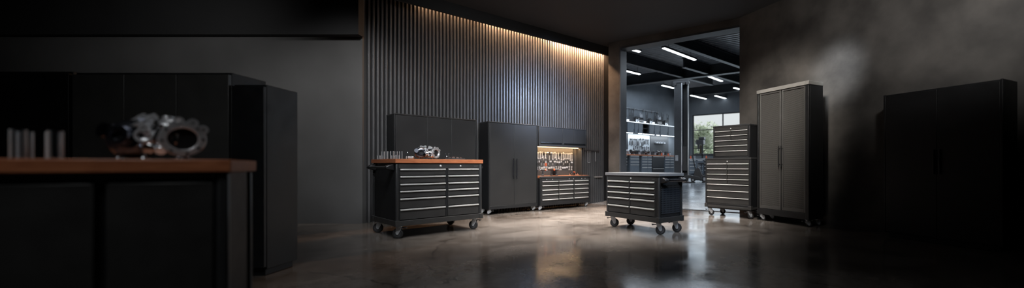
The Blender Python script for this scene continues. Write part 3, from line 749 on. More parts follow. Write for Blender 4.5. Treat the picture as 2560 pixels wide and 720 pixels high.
MB().box(-.055, -.03, 0, .055, .03, .12).build('shell', 'plastic', cs, .008); MB().tube([(-.025, 0, .12), (-.025, 0, .145), (.025, 0, .145), (.025, 0, .12)], .006).build('handle', 'plastic', cs)
bs = thing('bench_vise', 'small bench vise with orange jaw cover near the right end of the low bench', 'vise', on3(1433, .14), ang(D1)+.3)
b = MB(); b.box(-.05, -.03, 0, .05, .03, .02); b.box(-.02, -.025, .02, .03, .025, .07); b.box(-.055, -.022, .045, -.03, .022, .075); b.build('body', 'gun', bs, .003)
MB().cyl((-.09, 0, .05), (.03, 0, .05), .008, 10).build('screw', 'chrome', bs); MB().box(.03, -.024, .05, .05, .024, .085).build('jaw', 'orange', bs, .003)
for i, px in enumerate((1425, 1440, 1445)):
    o = tool('socket_cup', 0, lambda: MB().lathe([(.014, .01), (.015, .05), (.020, .05), (.018, 0), (.001, 0)], 14).build('steel_cup', 'chrome'))
    o.location = on3(px, .22+.03*(i % 2)); tag(o, f'little bright steel cup at the right end of the low bench, {ORD[i]} from the left', 'cup', 'steel cups on the low bench')
# hook rail and ledge on the bare slats to the right of the bench
def onw(px, z, off): q = onl(px, A1-off, .94); return (q.x, q.y, z)
hr = thing('hook_rail', 'short dark hook rail fixed to the slats right of the lit pegboard', 'rail', onw(1482, 1.33, .06), ang(D1))
MB().box(-.28, -.012, -.02, .20, .022, .02).build('rail', 'machine', hr, .003)
for x in (-.24, -.17, -.10, .05, .12, .17):
    MB().tube([(x, -.012, 0), (x, -.05, -.01), (x, -.055, .02)], .006, 8).build('hook', 'machine', hr)
for i, x in enumerate((-.17, .05)):
    o = MB().tube([(-.04, 0, 0), (-.04, 0, -.29), (.03, 0, -.29), (.03, 0, 0)] if i == 0 else [(0, 0, 0), (0, 0, -.26)], .005, 8).build('hanging_bar', 'zinc')
    q = Vector(hr.location[:2])+D1*x-N1*.045; o.location = (q.x, q.y, 1.325); o.rotation_euler = (0, 0, ang(D1))
    tag(o, ('U-shaped thin steel bar' if i == 0 else 'straight thin steel bar')+' hanging from the hook rail on the slats', 'bar')
lg = MB(); lg.box(-.13, -.05, 0, .13, .03, .012); lg.box(-.13, -.052, -.006, .13, -.048, .02)
lo = lg.build('wall_ledge', 'alu', None, .002); lo.location = onw(1494, .665, .067); lo.rotation_euler = (0, 0, ang(D1)); tag(lo, 'narrow bright metal ledge low on the slats beside the drawer bench', 'ledge')
# cove light
c0, c1 = w1(-2.3)-N1*.16, w1(.34)-N1*.16
cl = MB().prism([tuple(c0-N1*.015), tuple(c1-N1*.015), tuple(c1+N1*.015), tuple(c0+N1*.015)], 'z', 3.90, 3.925).build('cove_light_strip', 'warmled')
tag(cl, 'long warm cove light strip between the ceiling pelmet and the slatted wall', 'lamp')
def cove_lamp(name, xa, xb, pw):
    a, c = w1(xa)-N1*.14, w1(xb)-N1*.14; m_ = (a+c)/2
    o = area(name, (m_.x, m_.y, 3.885), (m_.x, m_.y, 0), (c-a).length, .05, pw, WARM); o.rotation_euler = (math.radians(12), 0, ang(D1)); return o
cove_lamp('cove_lamp_bright', -1.0, .30, 120); cove_lamp('cove_lamp_mid', -2.2, -1.0, 24); cove_lamp('cove_lamp_dim', -3.2, -2.2, 5.0)

# ------------------------------------------------------------------ rolling drawer cart in the middle
dC = unit((.6248, -.7808)); PC = Vector((.2225, 6.42)); CW, CD, CH = 1.10, .50, .85
cart = workbench(PC, dC, CW, CD, CH, 'black ten-drawer rolling tool cart with grey top standing alone mid-floor', [(.045, .517), (.543, 1.02)],
    [.734, .648, .567, .480, .365, .245],   .172, 'carttop', None, big, name='tool_cart', tth=.042, handle_side=1)
cart['category'] = 'tool cart'
lock(cart, 0, -CD/2+.002, .772, .009); lettering(cart, CW/2-.13, -CD/2+.002, .765, .010, 5)
MB().box(CW/2-.014, -CD/2+.055, .29, CW/2-.006, CD/2-.055, .68).build('perforated_side', 'sideperf', cart, .001)
b = MB(); b.tube([(-CW/2, -CD/2+.08, .79), (-CW/2-.045, -CD/2+.08, .785), (-CW/2-.06, -CD/2+.08, .75), (-CW/2-.03, -CD/2+.08, .72), (-CW/2, -CD/2+.08, .715)], .007); b.build('side_hook', 'plastic', cart)

# ------------------------------------------------------------------ roller cabinet with a top chest
dR = unit((.66, -.75)); nR = Vector((-dR.y, dR.x)); PR = Vector((2.2, 7.96)); RWd, RD, RH = .93, .46, 1.10
mid_c = caster_mesh_parts(.054, .030, .038)
rc = thing('roller_cabinet', 'black seven-row roller tool cabinet on casters carrying the smaller top chest', 'tool chest', place(PR, dR, RWd, RD), ang(dR))
def chest(r, W, D, z0, H, zs, cols_of, base=False):
    x0, yf = -W/2, -D/2
    b = MB(); b.box(x0, yf+.028, z0, -x0, -yf, H-.01); b.box(x0, yf, z0, x0+.035, yf+.028, H-.03); b.box(-x0-.035, yf, z0, -x0, yf+.028, H-.03)
    b.box(x0+.035, yf+.002, z0, -x0-.035, yf+.028, zs[-1])
    b.build('cabinet_body', 'carc', r, .004)
    MB().box(x0+.035, yf+.002, zs[0]+.004, -x0-.035, yf+.028, H-.03).build('header_panel', 'black', r, .002)
    MB().box(x0-.004, yf-.006, H-.03, -x0+.004, -yf+.004, H).build('lid' if not base else 'top_panel', 'post', r, .005)
    for k_, (zt, zb_) in enumerate(zip(zs, zs[1:])):
        cols = [(x0+.037, -.003), (.003, -x0-.037)] if cols_of(k_) == 2 else [(x0+.037, -x0-.037)]
        drawers(r, cols, [zt, zb_], yf+.004, 'black', .016, .018)
    lock(r, 0, yf+.002, (H-.03+zs[0])/2, .009)
chest(rc, RWd, RD, .20, RH, [1.0, .908, .806, .712, .615, .496, .368, .245], lambda k_: 2 if k_ < 4 else 1, True)
b = MB(); b.box(-RWd/2-.004, -RD/2-.006, .165, RWd/2+.004, RD/2+.004, .205); b.box(-RWd/2-.01, -RD/2-.012, .162, -RWd/2+.05, -RD/2+.05, .235); b.box(RWd/2-.05, -RD/2-.012, .162, RWd/2+.01, -RD/2+.05, .235); b.build('base_frame', 'black', rc, .003)
zoff = .165-mid_c[1]
for (x, y, rz) in ((-RWd/2+.07, -RD/2+.06, -.7), (RWd/2-.06, -RD/2+.06, -.55), (-RWd/2+.11, RD/2-.06, -.8), (RWd/2-.07, RD/2-.06, -.5)):
    cc = dup(mid_c[0], (x, y, mid_c[1]), rz, parent=rc)
MB().box(-RWd/2+.03, -RD/2+.03, mid_c[1]-.001, RWd/2-.03, RD/2-.03, .168).build('underframe', 'carc', rc)
TW, TD, TH = .735, .40, .61
P_t = PR+dR*.145+nR*.045
tcx = thing('top_chest', 'black five-row tool chest stacked on top of the roller cabinet', 'tool chest', place(P_t, dR, TW, TD, RH), ang(dR))
chest(tcx, TW, TD, 0, TH, [.512, .425, .335, .238, .140, .03], lambda k_: 2 if k_ < 2 else 1)

# ------------------------------------------------------------------ tall perforated cabinet
dP = unit((.437, -.89)); PP = Vector((2.90, 7.20)); PWd, PD, PH = .99, .34, 2.27
pc = thing('perforated_cabinet', 'tall black double-door cabinet with perforated metal doors at the concrete wall', 'cabinet', place(PP, dP, PWd, PD), ang(dP))
pcast = caster_mesh_parts(.040, .024, .030)
x0, yf, zb = -PWd/2, -PD/2, pcast[1]
def txp(px):
    k_ = (px-CX)/F; return (k_*PP.y-PP.x)/(dP.x-k_*dP.y)-PWd/2
b = MB(); b.box(x0, yf+.035, zb, -x0, -yf, PH-.02); b.box(x0, yf, zb, x0+.03, yf+.035, PH-.06); b.box(-x0-.06, yf, zb, -x0, yf+.035, PH-.06); b.box(x0+.03, yf+.002, zb, -x0-.06, yf+.035, zb+.10)
b.build('carcass', 'carc', pc, .004)
b = MB(); b.box(x0-.006, yf-.008, PH-.06, -x0-.06, -yf, PH); b.build('cornice', 'cornice', pc, .004)
MB().box(-x0-.0595, yf-.008, PH-.06, -x0+.006, -yf, PH).build('corner_cap', 'cornice', pc, .004)
for (pa, pb, hs) in ((1898, 1951, 1), (1953.5, 2013, -1)):
    a, c = txp(pa), txp(pb); z0, z1 = zb+.105, PH-.065; fw = .028
    q = MB(); q.box(a, yf+.006, z0, a+fw, yf+.032, z1); q.box(c-fw, yf+.006, z0, c, yf+.032, z1); q.box(a+fw, yf+.006, z0, c-fw, yf+.032, z0+.05); q.box(a+fw, yf+.006, z1-fw, c-fw, yf+.032, z1)
    d_ = q.build('door', 'frame', pc, .003)
    MB().box(a+fw-.002, yf+.016, z0+.048, c-fw+.002, yf+.028, z1-fw+.002).build('perforated_sheet', 'perf', d_)
    hx = c-.015 if hs > 0 else a+.015
    q = MB(); q.cyl((hx, yf-.028, .94), (hx, yf-.028, 1.28), .010, 12)
    for zz in (.98, 1.24): q.cyl((hx, yf+.01, zz), (hx, yf-.028, zz), .006, 10)
    q.build('handle', 'plastic', d_)
add_casters(pc, [(x0+.06, yf+.05, -.6), (-x0-.06, yf+.05, -.5), (x0+.06, -yf-.06, -.8), (-x0-.06, -yf-.06, -.4)], pcast)

# made-up tall dark cabinet along the right wall, standing in for a shaded area
PQ = RW0+RWD*2.9-Vector((-RWD.y, RWD.x))*.40
q_ = thing('storage_cabinet', 'added plain tall black cabinet standing in for the dark area far right along the concrete wall', 'cabinet', place(PQ, RWD, 1.2, .36), ang(RWD))
b = MB(); b.box(-.6, -.15, .06, .6, .18, 1.9); b.box(-.6, -.18, .06, -.575, -.15, 1.9); b.box(.575, -.18, .06, .6, -.15, 1.9); b.box(-.56, -.13, 0, .56, .16, .06); b.build('carcass', 'carc', q_, .004)
for s in (-1, 1):
    d_ = MB().box(min(s*.002, s*.573), -.178, .08, max(s*.002, s*.573), -.15, 1.88).build('door', 'carc', q_, .003)
    MB().box(s*.03-.006, -.20, .85, s*.03+.006, -.178, 1.15).build('handle', 'plastic', d_, .002)

# ------------------------------------------------------------------ shop: counter run, shelf, cabinets, tools
SF = 16.65                                                   # counter fronts: Y = SF + .94 X
def shop_u(px, a=SF): q = onl(px, a, .94); return q.x/D1.x
def shop_pt(u, off=0.0, a=SF): q = Vector((0, a))+D1*u+N1*off; return q
CT = 1.47
units = [(1536, 1570, 'shopdark', 4, 'dark drawer unit at the left end of the far shop counter'), (1577, 1600, 'shopgrey', 4, 'grey drawer unit with slim lower door under the far counter'),
         (1606, 1631.5, 'shopgrey', 5, 'grey two-column drawer unit in the middle of the far counter'), (1633, 1662, 'shopdark', 1, 'plain black cupboard with low shelf line under the far counter'),
         (1664, 1686, 'shopgrey', 5, 'grey drawer unit at the right end of the far counter beside the lift post')]
for (pa, pb, mm, nd, lab) in units:
    ua, ub = shop_u(pa), shop_u(pb); W = ub-ua; D = .455; H = CT-.04-SHOPZ
    c = shop_pt((ua+ub)/2, .04+D/2); r = thing('drawer_unit', lab, 'drawer unit', (c.x, c.y, SHOPZ), ang(D1), 'drawer units under the far counter')
    b = MB(); b.box(-W/2, -D/2+.02, .07, W/2, D/2, H); b.box(-W/2+.03, -D/2+.06, 0, W/2-.03, D/2-.05, .07); b.build('carcass', mm, r, .004)
    def drw(xa, xb, za, zb_, nm='drawer'):
        d_ = MB().box(xa+.006, -D/2, za+.006, xb-.006, -D/2+.02, zb_-.006).build(nm, mm, r, .003)
        MB().box(xa+.03, -D/2-.022, zb_-.04, xb-.03, -D/2+.001, zb_-.02).build('handle', 'alu', d_, .003)
    if nd == 1: drw(-W/2, W/2, .36, H, 'door'); drw(-W/2, W/2, .08, .35, 'drawer')
    elif nd == 4:
        drw(-W/2, W/2, H-.13, H); drw(-W/2, W/2, H-.27, H-.13); drw(-W/2, W/2, H-.40, H-.27); drw(-W/2, W/2, .08, H-.40, 'door')
    else:
        for (xa, xb) in ((-W/2, W*.06), (W*.06, W/2)):
            for k_ in range(4): drw(xa, xb, H-.13*(k_+1), H-.13*k_)
            drw(xa, xb, .08, H-.52, 'door')
ua, ub = shop_u(1520), shop_u(1690)
def slab(name, ua, ub, d0, d1, z0, z1, m, label, cat, a=SF):
    p = [shop_pt(ua, d0, a), shop_pt(ub, d0, a), shop_pt(ub, d1, a), shop_pt(ua, d1, a)]
    return tag(MB().prism([tuple(q) for q in p], 'z', z0, z1).build(name, m, None, .004), label, cat)
slab('worktop', ua, ub, 0, .5, CT-.04, CT, 'wood', 'long orange wooden worktop running along the far shop wall', 'worktop')
slab('wall_shelf', ua, shop_u(1700), .18, .5, 2.93, 2.965, 'shopwhite', 'long pale shelf above the wall cabinets in the far shop', 'shelf')
slab('shelf_light_strip', ua, shop_u(1700), .172, .18, 2.938, 2.966, 'led2', 'thin white light strip along the front edge of the far shelf', 'lamp')
cabs = [(1538, 1569, 'shopdark', 1), (1570, 1587, 'shopgrey', 0), (1588, 1597, 'shopgrey', 0), (1598, 1608, 'shopgrey', 0), (1609, 1624, 'shopdark', 1), (1625, 1637, 'shopgrey', 0), (1638, 1651, 'shopgrey', 0), (1652, 1671, 'shopgrey', 0), (1672, 1694, 'shopgrey', 0)]
for i, (pa, pb, mm, opn) in enumerate(cabs):
    u0, u1 = shop_u(pa, SF+.25), shop_u(pb, SF+.25); W = u1-u0; D = .30; c = shop_pt((u0+u1)/2, .04+D/2, SF+.25)
    lab = f'{"open dark" if opn else "closed grey"} wall cabinet below the far shelf, {ORD[i]} of the row from the left'
    r = thing('wall_cabinet', lab, 'cabinet', (c.x, c.y, 2.46), ang(D1), 'wall cabinets in the far shop'); H = .465
    b = MB(); b.box(-W/2, D/2-.02, 0, W/2, D/2, H); b.box(-W/2, -D/2, 0, -W/2+.015, D/2-.02, H); b.box(W/2-.015, -D/2, 0, W/2, D/2-.02, H); b.box(-W/2+.015, -D/2, 0, W/2-.015, D/2-.02, .02); b.box(-W/2+.015, -D/2, H-.02, W/2-.015, D/2-.02, H)
    b.build('carcass', mm, r, .002)
    if not opn:
        d_ = MB().box(-W/2+.006, -D/2-.018, .006, W/2-.006, -D/2, H-.006).build('door', mm, r, .003)
        MB().box(W/2-.05, -D/2-.03, .05, W/2-.035, -D/2-.018, .18).build('handle', 'machine', d_)
    else:
        MB().box(-W/2+.015, -D/2+.03, H*.52, W/2-.015, D/2-.02, H*.52+.015).build('shelf', mm, r)
for i, (pa, pb) in enumerate(((1545, 1583), (1598, 1606), (1609, 1612), (1614, 1637), (1643, 1650), (1655, 1675), (1678, 1692))):
    u0, u1 = shop_u(pa, SF+.27), shop_u(pb, SF+.27)
    slab('cabinet_light', u0, u1, .02, .06, 2.442, 2.459, 'led', f'white strip lamp under the far wall cabinets, {ORD[i]} from the left', 'lamp', SF+.27)['group'] = 'strip lamps under the far wall cabinets'
c = shop_pt(shop_u(1625), .2); o = area('far_cabinet_lamps', (c.x, c.y, 2.42), (c.x, c.y, 0), 4.6, .08, 40, (.86, .94, 1)); o.rotation_euler = (math.radians(22), 0, ang(D1))
c = shop_pt(shop_u(1625), .2); o = area('far_shelf_lamps', (c.x, c.y, 3.0), (c.x, c.y, 5), 4.6, .08, 10, (.86, .94, 1)); o.rotation_euler = (PI-math.radians(18), 0, ang(D1))
# light pegboard panel on the far wall
u0, u1 = shop_u(1589), shop_u(1643); c = shop_pt((u0+u1)/2, .47)
pb_ = thing('tool_pegboard', 'pale perforated tool panel on the far shop wall between dark boards', 'pegboard', (c.x, c.y, CT), ang(D1))
MB().box(-(u1-u0)/2, -.012, 0, (u1-u0)/2, .012, .96).build('board', 'shoppeg', pb_); 
b = MB(); hw = (u1-u0)/2
b.box(-hw-.02, -.016, 0, -hw, .012, .97); b.box(hw, -.016, 0, hw+.02, .012, .97); b.build('frame', 'shopdark', pb_, .002)
for (pa, pb2, lab) in ((1545, 1587, 'dark tool panel on the far shop wall left of the pale one'), (1645, 1690, 'dark grey tool panel on the far shop wall right of the pale one')):
    u0, u1 = shop_u(pa), shop_u(pb2); c = shop_pt((u0+u1)/2, .47); r = thing('tool_pegboard', lab, 'pegboard', (c.x, c.y, CT), ang(D1))
    MB().box(-(u1-u0)/2, -.01, 0, (u1-u0)/2, .012, .96).build('board', 'beam', r); MB().box(-(u1-u0)/2, -.014, .93, (u1-u0)/2, -.01, .95).build('rail', 'shopdark', r)
def dark_tool(k_, L):
    b = MB()
    if k_ == 0: b.box(-.012, -.01, -L, .012, .01, 0); b.ring((0, -.012, -.03), (0, .012, -.03), .032, .015, 12)
    elif k_ == 1: b.cyl((0, 0, -L), (0, 0, 0), .014, 8); b.box(-.036, -.018, -.06, .036, .018, 0)
    elif k_ == 2: b.cyl((-.02, 0, -L), (-.004, 0, -.1), .010, 8); b.cyl((.02, 0, -L), (.004, 0, -.1), .010, 8); b.box(-.02, -.012, -.12, .02, .012, 0)
    else: b.box(-.03, -.012, -L, .03, .012, -L*.4); b.cyl((0, 0, -L*.4), (0, 0, 0), .012, 8)
    nm = ('spanner', 'mallet', 'shears', 'scraper')[k_]; return b.build(nm, 'machine'), nm
dt = {}
for rn, z, px0, px1, n in (('upper', 2.24, 1591, 1641, 15), ('lower', 1.88, 1600, 1641, 9)):
    for i in range(n):
        k_ = rr.choice((0, 0, 1, 2, 3)); L = rr.choice((.24, .3, .34)) if rn == 'upper' else rr.choice((.14, .2))
        if (k_, L) in dt: o, nm = dup(dt[(k_, L)][0], None), dt[(k_, L)][1]
        else: dt[(k_, L)] = dark_tool(k_, L); o, nm = dt[(k_, L)]
        q = shop_pt(shop_u(px0+(px1-px0)*(i+.5)/n), .43); o.location = (q.x, q.y, z+rr.uniform(-.03, .03)); o.rotation_euler = (0, rr.uniform(-.04, .04), ang(D1))
        tag(o, f'dark {nm} on the pale far tool panel, {ORD[i]} from left, {rn} row', nm, f'{rn} row of tools on the pale panel')
def part_bin(m): 
    b = MB(); b.box(-.06, -.05, 0, .06, .05, .012); b.box(-.06, -.05, .012, -.052, .05, .07); b.box(.052, -.05, .012, .06, .05, .07); b.box(-.052, .042, .012, .052, .05, .09); b.box(-.052, -.05, .012, .052, -.042, .05); return b.build('parts_bin', m)
for sec, pxs, zz in (('left dark panel', (1564, 1570, 1577), 2.03), ('right dark panel', (1657, 1663, 1669, 1676), 2.07)):
    for i, px in enumerate(pxs):
        o = dt.get('bin'); 
        if o is None: dt['bin'] = part_bin('machgrey'); o = dt['bin']
        else: o = dup(o, None)
        q = shop_pt(shop_u(px), .395); o.location = (q.x, q.y, zz); o.rotation_euler = (0, 0, ang(D1))
        tag(o, f'small pale bin, {ORD[i]} from left on the far wall {sec}', 'bin', f'parts bins on the {sec}')
    u0, u1 = shop_u(pxs[0]-3), shop_u(pxs[-1]+3); slab('panel_ledge', u0, u1, .33, .455, zz-.02, zz, 'shopdark', f'narrow ledge holding pale bins on the {sec} of the far wall', 'ledge')
# machines standing on the far counter
def grinder(m='machine'):
    r = bpy.data.objects.new('bench_grinder', None); C.objects.link(r)
    b = MB(); b.prism([(-.09, 0), (.09, 0), (.06, .1), (-.06, .1)], 'y', -.06, .06); b.cyl((-.11, 0, .15), (.11, 0, .15), .06, 14); b.build('motor', m, r, .004)
    for s in (-1, 1): MB().cyl((s*.10, 0, .15), (s*.15, 0, .15), .085, 18).build('wheel_guard', 'machgrey' if m == 'machgrey' else m, r)
    return r
def vise():
    r = bpy.data.objects.new('bench_vise', None); C.objects.link(r)
    b = MB(); b.cyl((0, 0, 0), (0, 0, .04), .09, 14); b.prism([(-.07, .04), (.07, .04), (.05, .17), (-.05, .17)], 'y', -.05, .09); b.box(-.07, -.14, .1, .07, -.10, .2); b.box(-.07, -.03, .14, .07, .0, .21); b.build('body', 'machine', r, .004)
    b = MB(); b.cyl((0, -.22, .12), (0, -.03, .12), .016, 10); b.cyl((-.09, -.21, .12), (.09, -.21, .12), .008, 8); b.build('screw', 'gun', r); return r
def spray_can(m):
    r = bpy.data.objects.new('spray_can', None); C.objects.link(r)
    MB().lathe([(.032, 0), (.033, .005), (.033, .12), (.022, .14)], 14).build('can', m, r); MB().lathe([(.02, .14), (.02, .17), (.012, .18)], 12).build('cap', 'plastic', r); return r
mk = {'grinder': grinder(), 'vise': vise(), 'can': spray_can('machgrey'), 'orangecan': spray_can('orange'), 'greygrinder': grinder('machgrey')}
used = set()
seq = ['can', 'greygrinder', 'can', 'grinder', 'vise', 'can', 'vise', 'grinder', 'can', 'vise', 'can', 'grinder', 'orangecan', 'can', 'vise', 'orangecan', 'can']
wid = {"can": .12, "orangecan": .12, "grinder": .32, "greygrinder": .32, "vise": .22}
ulo, uhi = shop_u(1562), shop_u(1688); gapw = (uhi-ulo-sum(wid[k_] for k_ in seq))/len(seq); ucur = ulo
for i, kk in enumerate(seq):
    src = mk[kk]
    if kk in used: o = dup(src, None)
    else: o = src; used.add(kk)
    v = .26; q = shop_pt(ucur+gapw/2+wid[kk]/2, v); ucur += wid[kk]+gapw; o.location = (q.x, q.y, CT); o.rotation_euler = (0, 0, ang(D1))
    nm = {'grinder': 'black bench grinder', 'vise': 'black bench vise', 'can': 'grey spray can', 'orangecan': 'orange spray can', 'greygrinder': 'grey bench grinder'}[kk]
    tag(o, f'{nm} on the far wooden counter, {ORD[i]} of the things there from the left', nm.split(' ', 1)[1], 'things on the far counter')
# machines on the high shelf
def compressor():
    r = bpy.data.objects.new('compressor', None); C.objects.link(r)
    b = MB(); b.cyl((-.2, 0, .16), (.2, 0, .16), .12, 16); b.ball((-.2, 0, .16), .118, 8, (.5, 1, 1)); b.ball((.2, 0, .16), .118, 8, (.5, 1, 1)); b.box(-.16, -.08, 0, -.12, .08, .08); b.box(.12, -.08, 0, .16, .08, .08); b.build('tank', 'machine', r)
    b = MB(); b.box(-.1, -.07, .27, .06, .07, .40); b.cyl((.10, -.05, .36), (.10, .05, .36), .09, 16); b.cyl((-.04, 0, .40), (-.04, 0, .5), .04, 12); b.build('pump', 'machgrey', r, .006); return r
def rod_stand(h):
    r = bpy.data.objects.new('rod_stand', None); C.objects.link(r)
    MB().box(-.10, -.08, 0, .10, .08, .05).build('base', 'machine', r, .004)
    b = MB()
    for x, hh in ((-.09, h), (.0, h*.7), (.09, h*.9)): b.cyl((x, 0, .05), (x, 0, hh), .018, 8)
    b.box(-.1, -.012, h*.45, .1, .012, h*.5); b.build('rods', 'machine', r); return r
def engine_block():
    r = bpy.data.objects.new('engine_block', None); C.objects.link(r)
    b = MB(); b.box(-.13, -.11, 0, .13, .11, .22); b.box(-.15, -.13, .2, .15, .13, .24)
    for x in (-.09, 0, .09): b.ring((x, 0, .24), (x, 0, .30), .04, .026, 14)
    b.build('block', 'machine', r, .006)
    b = MB(); b.cyl((-.08, -.11, .09), (-.08, -.14, .09), .07, 14); b.tube([(-.12, -.13, .15), (.0, -.17, .12), (.12, -.14, .18)], .022, 8); b.cyl((.1, -.1, .06), (.1, -.15, .06), .05, 14); b.build('fittings', 'machgrey', r); return r
def white_box():
    r = bpy.data.objects.new('storage_box', None); C.objects.link(r); MB().box(-.1, -.08, 0, .1, .08, .09).build('box', 'white', r, .006); MB().box(-.105, -.085, .085, .105, .085, .11).build('lid', 'white', r, .004); return r
mk2 = {'compressor': compressor(), 'stand': rod_stand(.62), 'block': engine_block(), 'box': white_box()}; used = set()
seq2 = ['stand', 'block', 'box', 'stand', 'stand', 'block', 'compressor', 'box', 'stand', 'block', 'box', 'stand', 'compressor', 'stand', 'block', 'stand']
wid = {'stand': .20, 'block': .31, 'compressor': .44, 'box': .22}; sc_ = .72
ulo, uhi = shop_u(1561), shop_u(1686); gapw = (uhi-ulo-sum(wid[k_]*sc_ for k_ in seq2))/len(seq2); ucur = ulo
nmz = {'compressor': 'compressor', 'stand': 'rod stand', 'block': 'engine block', 'box': 'storage box'}
for i, kk in enumerate(seq2):
    src = mk2[kk]
    if kk in used: o = dup(src, None)
    else: o = src; used.add(kk)
    q = shop_pt(ucur+gapw/2+wid[kk]*sc_/2, .34); ucur += wid[kk]*sc_+gapw
    o.location = (q.x, q.y, 2.965); o.rotation_euler = (0, 0, ang(D1)); o.scale = (sc_, sc_, 1 if kk == 'stand' else .95)
    tag(o, f'{"white" if kk == "box" else "dark"} {nmz[kk]} on the high far shelf, {ORD[i]} of the things there from the left', nmz[kk], 'things on the high far shelf')
b = MB(); pa_, pb_2 = shop_pt(shop_u(1560, SF+.5), .1, SF+.5), shop_pt(shop_u(1650, SF+.5), .1, SF+.5)
wp = thing('wall_pipe', 'thin pipe run with brackets on the far wall above the high shelf', 'pipe', (*pa_, 3.62), 0)
d_ = pb_2-pa_; MB().tube([(0, 0, 0), (d_.x, d_.y, 0)], .016).build('pipe', 'machgrey', wp)
b = MB()
for t_ in (.05, .3, .55, .8, .97): b.box(d_.x*t_-.02, d_.y*t_-.02, -.1, d_.x*t_+.02, d_.y*t_+.02, .04); b.cyl((d_.x*t_, d_.y*t_, -.04), (d_.x*t_+N1.x*.09, d_.y*t_+N1.y*.09, -.04), .012, 8)
b.build('brackets', 'machine', wp)

# ------------------------------------------------------------------ lift post, jack, window bench
LY = 14.57; LXp = (1704-CX)/F*LY; lz = shopz(LXp, LY)
lp = thing('lift_post', 'tall dark steel vehicle lift column standing in the shop doorway view', 'vehicle lift', (LXp, LY, lz), ang(D2)+.25)
LH = 3.907-lz
b = MB(); b.box(-.24, -.16, .02, .02, .16, LH); b.build('column', 'beam', lp, .008)
b = MB(); b.box(.02, -.16, .02, .05, .16, LH-.02); b.box(.205, -.16, .02, .24, .16, LH-.02); b.box(.05, .10, .02, .205, .16, LH-.02); b.build('guide_channel', 'beam', lp, .006)
MB().box(.235, -.165, .02, .25, -.13, LH-.02).build('guide_rail', 'alu', lp); MB().box(.012, -.172, .02, .035, -.16, LH-.02).build('edge_rail', 'zinc', lp)
MB().box(-.42, -.34, -.04, .42, .34, .02).build('base_plate', 'machine', lp, .004)
b = MB(); b.box(-.27, -.19, LH-.03, .27, .19, LH+.03); b.build('top_plate', 'beam', lp, .004)
for x in (-.2, .1, .22): MB().cyl((x, -.19, LH-.07), (x, -.23, LH-.07), .05, 14).build('pulley', 'machine', lp)
b = MB(); b.box(.055, -.14, .55, .2, .09, 1.25); b.box(.03, -.22, .4, .22, -.14, .62); b.build('carriage', 'machine', lp, .006)
b = MB(); b.prism([(.12, .25), (.35, .25), (.75, .16), (.75, .09), (.30, .14), (.12, .14)], 'y', -.32, -.2); b.cyl((.7, -.26, .06), (.7, -.26, .2), .06, 14); b.build('swing_arm', 'machine', lp, .004)
b = MB(); b.box(-.2, -.175, .75, -.1, -.16, .95); b.build('control_plate', 'machgrey', lp, .003)
JY = 14.3; JX = (1746-CX)/F*JY; jz = shopz(JX, JY)
jk = thing('floor_jack', 'black wheeled floor jack standing at the foot of the lift post', 'jack', (JX, JY, jz+.005), 0)
slope_y = math.atan(SHOPZ/RAMP)
jk.rotation_euler = (0, 0, ang(D2)+.3)
b = MB(); b.prism([(-.25, .06), (.22, .06), (.24, .18), (.12, .26), (.06, .44), (-.02, .52), (-.12, .44), (-.16, .24), (-.25, .2)], 'y', -.10, .10); b.build('body', 'machine', jk, .012)
for x, r_ in ((.20, .11), (-.18, .08)):
    for s in (-1, 1):
        o = MB().cyl((x, s*.11, r_), (x, s*.16, r_), r_, 20).build('wheel', 'rubber', jk); MB().cyl((x, s*.105, r_), (x, s*.165, r_), r_*.5, 14).build('hub', 'machgrey', o)
b = MB(); b.tube([(-.10, 0, .44), (-.18, .02, .8), (-.2, .02, .92)], .02); b.build('handle', 'machine', jk)
b = MB(); b.cyl((0, 0, .5), (0, 0, .58), .04, 14); b.cyl((0, 0, .58), (0, 0, .60), .06, 14); b.build('saddle', 'machgrey', jk)
# counter below the window
def win_pt(px, off):  # point on a line parallel to the window wall, off metres in front of it
    a = (sw(0)-N2*off); k_ = (px-CX)/F; t_ = (k_*a.y-a.x)/(D2.x-k_*D2.y); return a+D2*t_
p0_, p1_ = win_pt(1722, 2.3), win_pt(1775, 2.3); Wc = (p1_-p0_).length; Hc = .80
m_ = (p0_+p1_)/2+N2*.25
wcn = thing('drawer_counter', 'grey drawer counter with pale top standing below the shop window', 'counter', (m_.x, m_.y, SHOPZ), ang(D2))
b = MB(); b.box(-Wc/2, -.22, .07, Wc/2, .25, Hc-.04); b.box(-Wc/2+.04, -.15, 0, Wc/2-.04, .2, .07); b.build('carcass', 'shopgrey', wcn, .004)
MB().box(-Wc/2-.02, -.27, Hc-.04, Wc/2+.02, .27, Hc).build('worktop', 'shopwhite', wcn, .004)
for (xa, xb) in ((-Wc/2, -Wc*.12), (-Wc*.12, Wc*.2), (Wc*.2, Wc/2)):
    for za, zb_ in ((.62, .75), (.46, .62), (.28, .46), (.08, .28)):
        d_ = MB().box(xa+.008, -.24, za+.006, xb-.008, -.22, zb_-.006).build('drawer', 'shopgrey' if xa < 0 else 'shopdark', wcn, .003); MB().box(xa+.05, -.26, zb_-.045, xb-.05, -.239, zb_-.025).build('handle', 'alu', d_, .002)
q = win_pt(1751, 2.15)
dp = thing('drill_press', 'tall black drill press silhouetted against the bright shop window', 'drill press', (q.x, q.y, SHOPZ+Hc), ang(D2))
q2 = MB(); q2.box(-.17, -.15, 0, .17, .2, .04); q2.build('base', 'machine', dp, .005)
MB().cyl((.08, .05, .04), (.08, .05, .95), .04, 14).build('column', 'machine', dp)
b = MB(); b.box(-.16, -.18, .68, .20, .12, .92); b.box(-.05, -.14, .92, .22, .12, 1.04); b.cyl((-.06, -.1, .5), (-.06, -.1, .68), .045, 14); b.cyl((-.06, -.1, .36), (-.06, -.1, .5), .02, 10); b.build('head', 'machine', dp, .02)
MB().box(-.2, -.18, .22, .16, .1, .26).build('table', 'machine', dp, .004)
